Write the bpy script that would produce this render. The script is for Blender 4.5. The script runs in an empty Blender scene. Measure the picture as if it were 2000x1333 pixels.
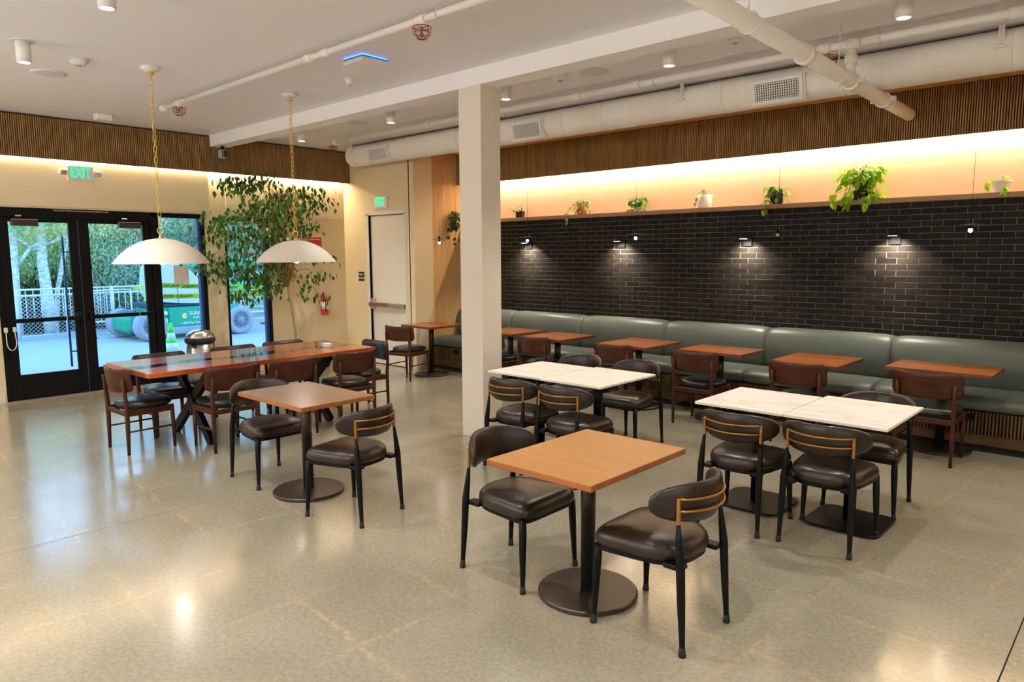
import bpy, math, random
from mathutils import Vector, Matrix, Euler
sc = bpy.context.scene
C = sc.collection
PI = math.pi

# ------------------------------------------------------------ camera
yaw, pitch, roll = math.radians(132.515), math.radians(6.811), math.radians(-0.3065)
cy_, sy_, cp_, sp_ = math.cos(yaw), math.sin(yaw), math.cos(pitch), math.sin(pitch)
fwd = Vector((cy_*cp_, sy_*cp_, -sp_)); rgt = Vector((sy_, -cy_, 0)); upv = rgt.cross(fwd)
r2 = rgt*math.cos(roll) + upv*math.sin(roll); u2 = -rgt*math.sin(roll) + upv*math.cos(roll)
cam = bpy.data.objects.new('camera', bpy.data.cameras.new('camera')); C.objects.link(cam)
m = Matrix((r2, u2, -fwd)).transposed().to_4x4(); m.translation = Vector((0, 0, 1.75))
cam.matrix_world = m
cam.data.sensor_width = 36; cam.data.lens = 1402/2000*36; cam.data.clip_end = 200
sc.camera = cam
# ------------------------------------------------------------ exposure, sky and sun
sc.view_settings.view_transform = 'Standard'; sc.view_settings.look = 'None'
sc.view_settings.exposure = 0.13; sc.view_settings.gamma = 1; sc.view_settings.use_curve_mapping = False
w = bpy.data.worlds.new('world'); sc.world = w; w.use_nodes = True
wn = w.node_tree.nodes; wl = w.node_tree.links
bg = wn['Background']; tc = wn.new('ShaderNodeTexCoord'); sx = wn.new('ShaderNodeSeparateXYZ')
cr = wn.new('ShaderNodeValToRGB')
wl.new(tc.outputs['Generated'], sx.inputs[0]); wl.new(sx.outputs['Z'], cr.inputs[0]); wl.new(cr.outputs[0], bg.inputs[0])
cr.color_ramp.elements[0].position = 0.0; cr.color_ramp.elements[0].color = (0.42, 0.72, 1.0, 1)
cr.color_ramp.elements[1].position = 0.8; cr.color_ramp.elements[1].color = (0.20, 0.48, 1.0, 1)
bg.inputs[1].default_value = 4.0

# ------------------------------------------------------------ light helpers
def light(name, kind, loc, power, color, **kw):
    L = bpy.data.lights.new(name, kind); L.energy = power; L.color = color
    rot = kw.pop('rot', (0, 0, 0))
    for k, v in kw.items(): setattr(L, k, v)
    o = bpy.data.objects.new(name, L); C.objects.link(o); o.location = loc; o.rotation_euler = rot
    return o
NEUT = (1.0, 0.96, 0.90); WARM = (1.0, 0.78, 0.50)
DOWN = [(x, y) for y in (5.35, 1.74, -1.9) for x in (-8.69, -6.78, -4.97, -3.15, -1.42, 0.4, 2.2, 5.0, 8.0, 11.0)]
DOWN = [(x, y) for x, y in DOWN if not (y == 1.74 and x < -8)]
for x, y in DOWN:
    light('downlight_lamp', 'SPOT', (x, y, 3.265), 98, NEUT, spot_size=math.radians(118), spot_blend=0.7, shadow_soft_size=0.035)
# LED strips hidden in the two coves (long thin rectangles shining down on the walls)
light('led_strip_lamp', 'AREA', (-10.245, 3.2, 2.975), 108, WARM, shape='RECTANGLE', size=0.03, size_y=7.6, rot=(0, math.radians(8), 0))
light('led_strip_lamp', 'AREA', (2.2, 8.41, 2.93), 240, WARM, shape='RECTANGLE', size=21.2, size_y=0.03, rot=(math.radians(8), 0, 0))
# the two dome pendants
for x, y in ((-6.89, 2.74), (-6.95, 4.16)):
    light('pendant_bulb_lamp', 'POINT', (x, y, 1.74), 26, (1, 0.82, 0.6), shadow_soft_size=0.05)
# added fill lamps, unseen behind the camera, to brighten ceiling and column
FILL_LAMPS = [(x, y) for y in (-1.2, -3.6) for x in (-8.0, -5.0, -2.0, 4.5, 9.0)]
for x, y in FILL_LAMPS:
    light('fill_lamp', 'POINT', (x, y, 2.55), 68, (0.95, 0.97, 1.0), shadow_soft_size=0.16)

random.seed(7)
# ------------------------------------------------------------ materials
def newmat(name):
    mt = bpy.data.materials.new(name); mt.use_nodes = True
    return mt, mt.node_tree.nodes, mt.node_tree.links, mt.node_tree.nodes['Principled BSDF']
def mat(name, col, rough=0.5, metal=0.0, var=0.0, scale=8.0, bump=0.0, bscale=60.0, spec=0.5, emit=None, es=0.0, coat=0.0, stretch=(1, 1, 1)):
    mt, N, L, P = newmat(name)
    P.inputs['Base Color'].default_value = (*col, 1); P.inputs['Roughness'].default_value = rough
    P.inputs['Metallic'].default_value = metal; P.inputs['Specular IOR Level'].default_value = spec
    P.inputs['Coat Weight'].default_value = coat
    if var or bump:
        t = N.new('ShaderNodeTexCoord'); mp = N.new('ShaderNodeMapping'); L.new(t.outputs['Object'], mp.inputs[0])
        mp.inputs['Scale'].default_value = stretch
    if var:
        n = N.new('ShaderNodeTexNoise'); n.inputs['Scale'].default_value = scale; n.inputs['Detail'].default_value = 5
        L.new(mp.outputs[0], n.inputs[0])
        c = N.new('ShaderNodeValToRGB'); L.new(n.outputs[0], c.inputs[0]); L.new(c.outputs[0], P.inputs['Base Color'])
        c.color_ramp.elements[0].position = 0.3; c.color_ramp.elements[1].position = 0.7
        c.color_ramp.elements[0].color = (*[max(0, q*(1-var)) for q in col], 1)
        c.color_ramp.elements[1].color = (*[min(1, q*(1+var)) for q in col], 1)
    if bump:
        n2 = N.new('ShaderNodeTexNoise'); n2.inputs['Scale'].default_value = bscale; n2.inputs['Detail'].default_value = 3
        L.new(mp.outputs[0], n2.inputs[0])
        b = N.new('ShaderNodeBump'); b.inputs['Strength'].default_value = bump; b.inputs['Distance'].default_value = 0.01
        L.new(n2.outputs[0], b.inputs['Height']); L.new(b.outputs[0], P.inputs['Normal'])
    if emit:
        P.inputs['Emission Color'].default_value = (*emit, 1); P.inputs['Emission Strength'].default_value = es
    return mt
def wood(name, c1, c2, axis='X', rough=0.4, scale=14.0, coat=0.0, spec=0.4):
    mt, N, L, P = newmat(name)
    t = N.new('ShaderNodeTexCoord'); mp = N.new('ShaderNodeMapping'); L.new(t.outputs['Object'], mp.inputs[0])
    mp.inputs['Scale'].default_value = {'X': (0.12, 1, 1), 'Y': (1, 0.12, 1), 'Z': (1, 1, 0.08)}[axis]
    n = N.new('ShaderNodeTexNoise'); n.inputs['Scale'].default_value = scale; n.inputs['Detail'].default_value = 8
    n.inputs['Roughness'].default_value = 0.65; n.inputs['Distortion'].default_value = 0.6
    L.new(mp.outputs[0], n.inputs[0])
    c = N.new('ShaderNodeValToRGB'); L.new(n.outputs[0], c.inputs[0]); L.new(c.outputs[0], P.inputs['Base Color'])
    c.color_ramp.elements[0].position = 0.32; c.color_ramp.elements[1].position = 0.68
    c.color_ramp.elements[0].color = (*c1, 1); c.color_ramp.elements[1].color = (*c2, 1)
    b = N.new('ShaderNodeBump'); b.inputs['Strength'].default_value = 0.08; b.inputs['Distance'].default_value = 0.005
    L.new(n.outputs[0], b.inputs['Height']); L.new(b.outputs[0], P.inputs['Normal'])
    P.inputs['Roughness'].default_value = rough; P.inputs['Coat Weight'].default_value = coat; P.inputs['Specular IOR Level'].default_value = spec
    return mt
M = {}
M['wall'] = mat('cream_paint', (0.78, 0.65, 0.43), 0.75, var=0.02, scale=2, bump=0.05, bscale=120)
M['ceil'] = mat('ceiling_paint', (0.86, 0.84, 0.87), 0.85)
M['beam'] = mat('beam_paint', (0.90, 0.88, 0.88), 0.7)
M['column'] = mat('column_paint', (0.76, 0.69, 0.58), 0.65)
M['upper'] = mat('peach_wall', (0.80, 0.62, 0.45), 0.7)
M['black_alu'] = mat('black_aluminium', (0.003, 0.003, 0.0035), 0.5, spec=0.2)
M['navy_alu'] = mat('navy_reveal', (0.02, 0.07, 0.22), 0.35)
M['slat'] = wood('slat_wood', (0.19, 0.10, 0.03), (0.42, 0.235, 0.075), 'Z', 0.55, 30)
M['slatdark'] = wood('dark_slat_wood', (0.075, 0.042, 0.014), (0.17, 0.10, 0.035), 'Z', 0.6, 30, spec=0.2)
M['darkrail'] = wood('dark_rail_wood', (0.06, 0.03, 0.012), (0.11, 0.058, 0.025), 'X', 0.5, 12, spec=0.2)
M['slatback'] = mat('slat_felt', (0.012, 0.008, 0.005), 0.9)
M['panel'] = wood('oak_panel', (0.58, 0.32, 0.12), (0.76, 0.48, 0.22), 'Z', 0.5, 11)
M['soffit'] = wood('soffit_wood', (0.78, 0.36, 0.10), (0.88, 0.46, 0.15), 'X', 0.5, 10)
M['shelf'] = wood('shelf_wood', (0.30, 0.16, 0.07), (0.42, 0.24, 0.11), 'X', 0.45, 12)
M['duct'] = mat('duct_paint', (0.86, 0.82, 0.76), 0.55, var=0.02, scale=3, bump=0.25, bscale=9, stretch=(6, 1, 1))
M['pipe'] = mat('pipe_paint', (0.88, 0.83, 0.75), 0.45)
M['white'] = mat('white_plastic', (0.80, 0.78, 0.75), 0.4)
M['grey'] = mat('grey_plastic', (0.42, 0.40, 0.40), 0.5)
M['pale'] = mat('pale_grille', (0.70, 0.70, 0.76), 0.6)
M['black'] = mat('black_metal', (0.003, 0.003, 0.0035), 0.42, spec=0.2)
M['blackmatte'] = mat('black_matte', (0.012, 0.012, 0.012), 0.8)
M['base'] = mat('bronze_black_base', (0.075, 0.062, 0.050), 0.36, metal=0.75, bump=0.05, bscale=200)
M['gold'] = mat('brushed_brass', (0.42, 0.21, 0.045), 0.38, metal=0.9)
M['chain'] = mat('brass_chain', (0.75, 0.52, 0.14), 0.3, metal=0.9)
M['leather'] = mat('brown_leather', (0.020, 0.0105, 0.006), 0.33, var=0.25, scale=7, bump=0.12, bscale=45)
M['blackleather'] = mat('black_leather', (0.010, 0.0105, 0.010), 0.30, bump=0.08, bscale=60)
M['chairwood'] = wood('walnut_chair', (0.036, 0.010, 0.004), (0.080, 0.024, 0.010), 'Z', 0.38, 22, spec=0.25)
M['chairback'] = wood('walnut_back', (0.036, 0.010, 0.004), (0.082, 0.024, 0.010), 'X', 0.38, 24, spec=0.25)
M['table'] = wood('cherry_top', (0.36, 0.155, 0.036), (0.46, 0.215, 0.058), 'X', 0.36, 9)
M['tableedge'] = wood('cherry_edge', (0.28, 0.085, 0.022), (0.38, 0.13, 0.035), 'X', 0.4, 12)
M['walnuttop'] = wood('walnut_top', (0.19, 0.105, 0.055), (0.27, 0.155, 0.085), 'X', 0.30, 9, spec=0.6)
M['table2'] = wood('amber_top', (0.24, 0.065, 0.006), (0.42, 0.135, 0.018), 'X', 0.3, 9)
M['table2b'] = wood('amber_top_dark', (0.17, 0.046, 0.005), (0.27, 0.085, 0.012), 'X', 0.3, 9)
M['table2edge'] = wood('amber_edge', (0.10, 0.03, 0.01), (0.17, 0.05, 0.016), 'X', 0.4, 12)
M['vinyl'] = mat('sage_vinyl', (0.098, 0.112, 0.090), 0.42, var=0.08, spec=0.35, scale=3, bump=0.06, bscale=20)
M['piping'] = mat('dark_piping', (0.02, 0.026, 0.025), 0.5)
M['mortar'] = mat('grey_mortar', (0.23, 0.20, 0.165), 0.85)
M['shade'] = mat('plaster_shade', (0.80, 0.72, 0.62), 0.6)
M['steel'] = mat('brushed_steel', (0.62, 0.60, 0.58), 0.26, metal=1.0, bump=0.03, bscale=90, stretch=(1, 1, 0.02))
M['aluminium'] = mat('satin_aluminium', (0.55, 0.53, 0.52), 0.35, metal=0.8)
M['brassbar'] = mat('bronze_bar', (0.36, 0.24, 0.13), 0.35, metal=0.8)
M['doorwhite'] = mat('door_paint', (0.84, 0.78, 0.69), 0.45)
M['framewhite'] = mat('frame_paint', (0.80, 0.75, 0.68), 0.4)
M['red'] = mat('red_paint', (0.62, 0.02, 0.012), 0.3)
M['cage'] = mat('red_wire', (0.35, 0.02, 0.015), 0.4)
M['yellow'] = mat('yellow_plastic', (0.75, 0.45, 0.01), 0.5)
M['green_emit'] = mat('exit_green', (0.0, 0.5, 0.25), 0.5, emit=(0.0, 0.85, 0.42), es=0.9)
M['lamp'] = mat('lamp_glow', (1, 1, 1), 0.5, emit=(1, 0.93, 0.85), es=12)
M['bulb'] = mat('bulb_glow', (1, 1, 1), 0.5, emit=(1, 0.95, 0.88), es=40)
M['blue_emit'] = mat('blue_glow', (0.05, 0.1, 1), 0.5, emit=(0.02, 0.10, 1.0), es=9)
M['bark'] = mat('ficus_bark', (0.36, 0.27, 0.17), 0.8, var=0.25, scale=25, stretch=(1, 1, 0.3))
M['twig'] = mat('brown_twig', (0.42, 0.23, 0.06), 0.8, var=0.3, scale=20)
M['soil'] = mat('potting_soil', (0.03, 0.02, 0.012), 0.95, bump=0.5, bscale=80)
M['terracotta'] = mat('terracotta', (0.50, 0.17, 0.05), 0.7)
M['cardboard'] = mat('cardboard', (0.50, 0.32, 0.16), 0.85)
M['paper'] = mat('paper', (0.85, 0.80, 0.76), 0.7)
def leafmat(name, c1, c2, trans=0.35, tip=None):
    mt, N, L, P = newmat(name)
    oi = N.new('ShaderNodeObjectInfo'); gm = N.new('ShaderNodeNewGeometry')
    ad = N.new('ShaderNodeMath'); ad.operation = 'ADD'; L.new(oi.outputs['Random'], ad.inputs[0]); L.new(gm.outputs['Random Per Island'], ad.inputs[1])
    fr = N.new('ShaderNodeMath'); fr.operation = 'FRACT'; L.new(ad.outputs[0], fr.inputs[0])
    mx = N.new('ShaderNodeMix'); mx.data_type = 'RGBA'; L.new(fr.outputs[0], mx.inputs['Factor'])
    mx.inputs[6].default_value = (*c1, 1); mx.inputs[7].default_value = (*c2, 1)
    L.new(mx.outputs[2], P.inputs['Base Color']); P.inputs['Roughness'].default_value = 0.38
    tr = N.new('ShaderNodeBsdfTranslucent'); L.new(mx.outputs[2], tr.inputs[0]); ms = N.new('ShaderNodeMixShader')
    ms.inputs[0].default_value = trans; L.new(P.outputs[0], ms.inputs[1]); L.new(tr.outputs[0], ms.inputs[2])
    L.new(ms.outputs[0], N['Material Output'].inputs[0])
    return mt
M['ficusleaf'] = leafmat('ficus_leaf', (0.012, 0.055, 0.005), (0.07, 0.19, 0.012), 0.22)
M['pothos'] = leafmat('lime_leaf', (0.22, 0.50, 0.012), (0.52, 0.80, 0.04), 0.5)
M['midleaf'] = leafmat('green_leaf', (0.06, 0.20, 0.015), (0.25, 0.45, 0.06), 0.35)
M['paleleaf'] = leafmat('variegated_leaf', (0.13, 0.30, 0.03), (0.62, 0.66, 0.30), 0.3)
M['darkleaf'] = leafmat('dark_leaf', (0.012, 0.045, 0.008), (0.05, 0.13, 0.02), 0.2)
M['willow'] = leafmat('willow_leaf', (0.40, 0.58, 0.24), (0.82, 0.86, 0.46), 0.55)
M['willow2'] = leafmat('teal_leaf', (0.28, 0.46, 0.34), (0.68, 0.76, 0.56), 0.55)
# ---- special materials
def brickmat():
    mt, N, L, P = newmat('black_brick')
    oi = N.new('ShaderNodeObjectInfo'); gm = N.new('ShaderNodeNewGeometry')
    ad = N.new('ShaderNodeMath'); L.new(oi.outputs['Random'], ad.inputs[0]); L.new(gm.outputs['Random Per Island'], ad.inputs[1])
    fr = N.new('ShaderNodeMath'); fr.operation = 'FRACT'; L.new(ad.outputs[0], fr.inputs[0])
    c = N.new('ShaderNodeValToRGB'); L.new(fr.outputs[0], c.inputs[0]); L.new(c.outputs[0], P.inputs['Base Color'])
    c.color_ramp.elements[0].color = (0.009, 0.0068, 0.0055, 1); c.color_ramp.elements[1].color = (0.020, 0.0155, 0.012, 1)
    t = N.new('ShaderNodeTexCoord'); n = N.new('ShaderNodeTexNoise'); n.inputs['Scale'].default_value = 35; n.inputs['Detail'].default_value = 4
    L.new(gm.outputs['Position'], n.inputs[0]); b = N.new('ShaderNodeBump'); b.inputs['Strength'].default_value = 0.35; b.inputs['Distance'].default_value = 0.006
    L.new(n.outputs[0], b.inputs['Height']); L.new(b.outputs[0], P.inputs['Normal']); P.inputs['Roughness'].default_value = 0.5; P.inputs['Specular IOR Level'].default_value = 0.12
    return mt
M['brick'] = brickmat()
def floormat(name, coarse=False):
    mt, N, L, P = newmat(name)
    gm = N.new('ShaderNodeNewGeometry')
    def noise(s, d=4, dist=0.0):
        n = N.new('ShaderNodeTexNoise'); n.inputs['Scale'].default_value = s; n.inputs['Detail'].default_value = d
        n.inputs['Distortion'].default_value = dist; L.new(gm.outputs['Position'], n.inputs[0]); return n
    def ramp(src, stops):
        c = N.new('ShaderNodeValToRGB'); L.new(src, c.inputs[0]); e = c.color_ramp.elements
        while len(e) < len(stops): e.new(0.5)
        for k, (p, col) in enumerate(stops): e[k].position = p; e[k].color = (*col, 1)
        return c
    def mix(fac, a, b, blend='MIX'):
        x = N.new('ShaderNodeMix'); x.data_type = 'RGBA'; x.blend_type = blend
        if isinstance(fac, float): x.inputs[0].default_value = fac
        else: L.new(fac, x.inputs[0])
        for i, q in ((6, a), (7, b)):
            if isinstance(q, tuple): x.inputs[i].default_value = (*q, 1)
            else: L.new(q, x.inputs[i])
        return x.outputs[2]
    base = ramp(noise(1.3, 6, 0.8).outputs[0], [(0.3, (0.275, 0.245, 0.175)), (0.7, (0.34, 0.305, 0.225))]).outputs[0]
    fine = ramp(noise(45, 6).outputs[0], [(0.35, (0.88, 0.88, 0.88)), (0.65, (1.08, 1.08, 1.08))]).outputs[0]
    col = mix(1.0, base, fine, 'MULTIPLY')
    # exposed aggregate
    v = N.new('ShaderNodeTexVoronoi'); v.inputs['Scale'].default_value = 75 if not coarse else 60; L.new(gm.outputs['Position'], v.inputs[0])
    sp = ramp(v.outputs['Distance'], [(0.0, (1, 1, 1)), (0.16 if not coarse else 0.3, (1, 1, 1)), (0.22 if not coarse else 0.42, (0, 0, 0))]).outputs[0]
    vc = N.new('ShaderNodeSeparateColor'); L.new(v.outputs['Color'], vc.inputs[0])
    gt = N.new('ShaderNodeMath'); gt.operation = 'GREATER_THAN'; gt.inputs[1].default_value = 0.6 if not coarse else 0.35; L.new(vc.outputs[0], gt.inputs[0])
    ml = N.new('ShaderNodeMath'); ml.operation = 'MULTIPLY'; L.new(sp, ml.inputs[0]); L.new(gt.outputs[0], ml.inputs[1])
    stone = ramp(vc.outputs[1], [(0.0, (0.09, 0.06, 0.04)), (0.6, (0.24, 0.19, 0.13)), (1.0, (0.55, 0.48, 0.38))]).outputs[0]
    if True:
        m5 = N.new('ShaderNodeMath'); m5.operation = 'MULTIPLY'; m5.inputs[1].default_value = 0.55; L.new(ml.outputs[0], m5.inputs[0]); ml = m5
    col = mix(ml.outputs[0], col, stone)
    if not coarse:
        # ghost marks of the tiles that once lay on the slab: a faded grid of adhesive lines
        br = N.new('ShaderNodeTexBrick'); br.inputs['Scale'].default_value = 1.0; br.inputs['Brick Width'].default_value = 0.61; br.inputs['Row Height'].default_value = 0.61
        br.inputs['Mortar Size'].default_value = 0.03; br.inputs['Mortar Smooth'].default_value = 1.0; br.offset = 0.0
        mp = N.new('ShaderNodeMapping'); mp.inputs['Rotation'].default_value = (0, 0, math.radians(4)); mp.inputs['Location'].default_value = (0.2, 0.17, 0)
        w2 = noise(3.5, 5); vm = N.new('ShaderNodeVectorMath'); vm.operation = 'SCALE'; vm.inputs['Scale'].default_value = 0.11; L.new(w2.outputs['Color'], vm.inputs[0])
        va = N.new('ShaderNodeVectorMath'); L.new(gm.outputs['Position'], va.inputs[0]); L.new(vm.outputs[0], va.inputs[1])
        L.new(va.outputs[0], mp.inputs[0]); L.new(mp.outputs[0], br.inputs['Vector'])
        patch = ramp(noise(0.9, 3, 0.5).outputs[0], [(0.45, (0, 0, 0)), (0.60, (1, 1, 1))]).outputs[0]
        grit = ramp(noise(30, 3).outputs[0], [(0.42, (0.0, 0.0, 0.0)), (0.62, (1, 1, 1))]).outputs[0]
        a = N.new('ShaderNodeMath'); a.operation = 'MULTIPLY'; L.new(br.outputs['Fac'], a.inputs[0]); L.new(patch, a.inputs[1])
        a2 = N.new('ShaderNodeMath'); a2.operation = 'MULTIPLY'; L.new(a.outputs[0], a2.inputs[0]); L.new(grit, a2.inputs[1])
        a3 = N.new('ShaderNodeMath'); a3.operation = 'MULTIPLY'; a3.inputs[1].default_value = 0.6; L.new(a2.outputs[0], a3.inputs[0])
        col = mix(a3.outputs[0], col, (0.56, 0.40, 0.22))
    L.new(col, P.inputs['Base Color'])
    rr = ramp(noise(2.2, 5, 1.0).outputs[0], [(0.3, (0.14, 0.14, 0.14)), (0.7, (0.24, 0.24, 0.24))]).outputs[0]
    P.inputs['Coat Weight'].default_value = 0.25; P.inputs['Coat Roughness'].default_value = 0.16; L.new(rr, P.inputs['Roughness']); P.inputs['Specular IOR Level'].default_value = 0.5
    b = N.new('ShaderNodeBump'); b.inputs['Strength'].default_value = 0.03; b.inputs['Distance'].default_value = 0.01
    L.new(noise(5, 3).outputs[0], b.inputs['Height']); L.new(b.outputs[0], P.inputs['Normal'])
    return mt
M['floor'] = floormat('polished_concrete'); M['terrazzo'] = floormat('coarse_terrazzo', True)
def quartz():
    mt, N, L, P = newmat('white_quartz')
    gm = N.new('ShaderNodeNewGeometry'); mp = N.new('ShaderNodeMapping'); mp.inputs['Rotation'].default_value = (0, 0, 0.5); mp.inputs['Scale'].default_value = (0.7, 2.6, 1)
    L.new(gm.outputs['Position'], mp.inputs[0]); n = N.new('ShaderNodeTexNoise'); n.inputs['Scale'].default_value = 1.1; n.inputs['Detail'].default_value = 3; n.inputs['Distortion'].default_value = 1.2
    L.new(mp.outputs[0], n.inputs[0]); c = N.new('ShaderNodeValToRGB'); L.new(n.outputs[0], c.inputs[0]); L.new(c.outputs[0], P.inputs['Base Color'])
    e = c.color_ramp.elements; e[0].position = 0.47; e[0].color = (0.90, 0.85, 0.76, 1); e[1].position = 0.53; e[1].color = (0.90, 0.85, 0.76, 1)
    x = e.new(0.5); x.color = (0.79, 0.73, 0.63, 1); P.inputs['Roughness'].default_value = 0.3
    return mt
M['quartz'] = quartz()
def river():
    mt, N, L, P = newmat('epoxy_wood')
    t = N.new('ShaderNodeTexCoord'); mp = N.new('ShaderNodeMapping'); mp.inputs['Scale'].default_value = (1, 0.12, 1); L.new(t.outputs['Object'], mp.inputs[0])
    n = N.new('ShaderNodeTexNoise'); n.inputs['Scale'].default_value = 10; n.inputs['Detail'].default_value = 8; n.inputs['Distortion'].default_value = 0.8; L.new(mp.outputs[0], n.inputs[0])
    c = N.new('ShaderNodeValToRGB'); L.new(n.outputs[0], c.inputs[0]); e = c.color_ramp.elements
    e[0].position = 0.3; e[0].color = (0.26, 0.030, 0.005, 1); e[1].position = 0.7; e[1].color = (0.58, 0.12, 0.018, 1)
    L.new(c.outputs[0], P.inputs['Base Color']); P.inputs['Roughness'].default_value = 0.3
    P.inputs['Coat Weight'].default_value = 1.0; P.inputs['Coat Roughness'].default_value = 0.05
    n3 = N.new('ShaderNodeTexNoise'); n3.inputs['Scale'].default_value = 7; L.new(t.outputs['Object'], n3.inputs[0])
    b = N.new('ShaderNodeBump'); b.inputs['Strength'].default_value = 0.12; b.inputs['Distance'].default_value = 0.01; L.new(n3.outputs[0], b.inputs['Height']); L.new(b.outputs[0], P.inputs['Coat Normal'])
    return mt
M['river'] = river()
M['resin'] = mat('dark_resin', (0.010, 0.028, 0.022), 0.12, coat=1.0, bump=0.05, bscale=6)
def glass():
    mt, N, L, P = newmat('window_glass')
    N.remove(P); tr = N.new('ShaderNodeBsdfTransparent'); tr.inputs[0].default_value = (0.93, 0.96, 0.97, 1)
    gl = N.new('ShaderNodeBsdfGlossy'); gl.inputs['Roughness'].default_value = 0.0
    f = N.new('ShaderNodeFresnel'); f.inputs[0].default_value = 1.5; mx = N.new('ShaderNodeMixShader')
    L.new(f.outputs[0], mx.inputs[0]); L.new(tr.outputs[0], mx.inputs[1]); L.new(gl.outputs[0], mx.inputs[2]); L.new(mx.outputs[0], N['Material Output'].inputs[0])
    return mt
M['glass'] = glass()
# outside
M['pave'] = mat('concrete_paving', (0.46, 0.47, 0.47), 0.8, var=0.04, scale=0.6)
M['galv'] = mat('galvanised', (0.85, 0.85, 0.85), 0.5, metal=0.2)
M['birch'] = mat('birch_bark', (0.72, 0.70, 0.68), 0.8, var=0.45, scale=9, stretch=(1, 1, 2.2))
M['turret'] = mat('grey_cowl', (0.55, 0.58, 0.62), 0.5)
M['lift'] = mat('green_lift', (0.0, 0.36, 0.20), 0.4)
M['liftdark'] = mat('dark_frame', (0.02, 0.06, 0.09), 0.5)
M['tyre'] = mat('grey_tyre', (0.36, 0.36, 0.40), 0.8, bump=0.3, bscale=30)
M['hub'] = mat('tyre_hub', (0.24, 0.26, 0.32), 0.6)
M['tape'] = mat('caution_tape', (0.50, 0.66, 0.03), 0.5)
M['ink'] = mat('black_ink', (0.01, 0.012, 0.01), 0.6)
M['cone'] = mat('lime_cone', (0.06, 0.75, 0.06), 0.5)
M['conewhite'] = mat('cone_sleeve', (0.75, 0.75, 0.75), 0.4)
M['rust'] = mat('primed_post', (0.38, 0.22, 0.22), 0.7, var=0.3, scale=9)
M['orange'] = mat('barrier_foot', (0.75, 0.16, 0.08), 0.6)
M['hill'] = mat('hillside_brush', (0.14, 0.24, 0.12), 0.9, var=0.5, scale=3, bump=1.0, bscale=5)
M['signblack'] = mat('sign_black', (0.012, 0.011, 0.011), 0.4)
M['signwhite'] = mat('sign_white', (0.8, 0.78, 0.72), 0.6)
M['logo'] = mat('logo_yellow', (0.80, 0.72, 0.25), 0.5)
M['fabric'] = mat('black_fabric', (0.012, 0.012, 0.013), 0.9)
M['vent'] = mat('vent_dark', (0.05, 0.05, 0.05), 0.9)

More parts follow.
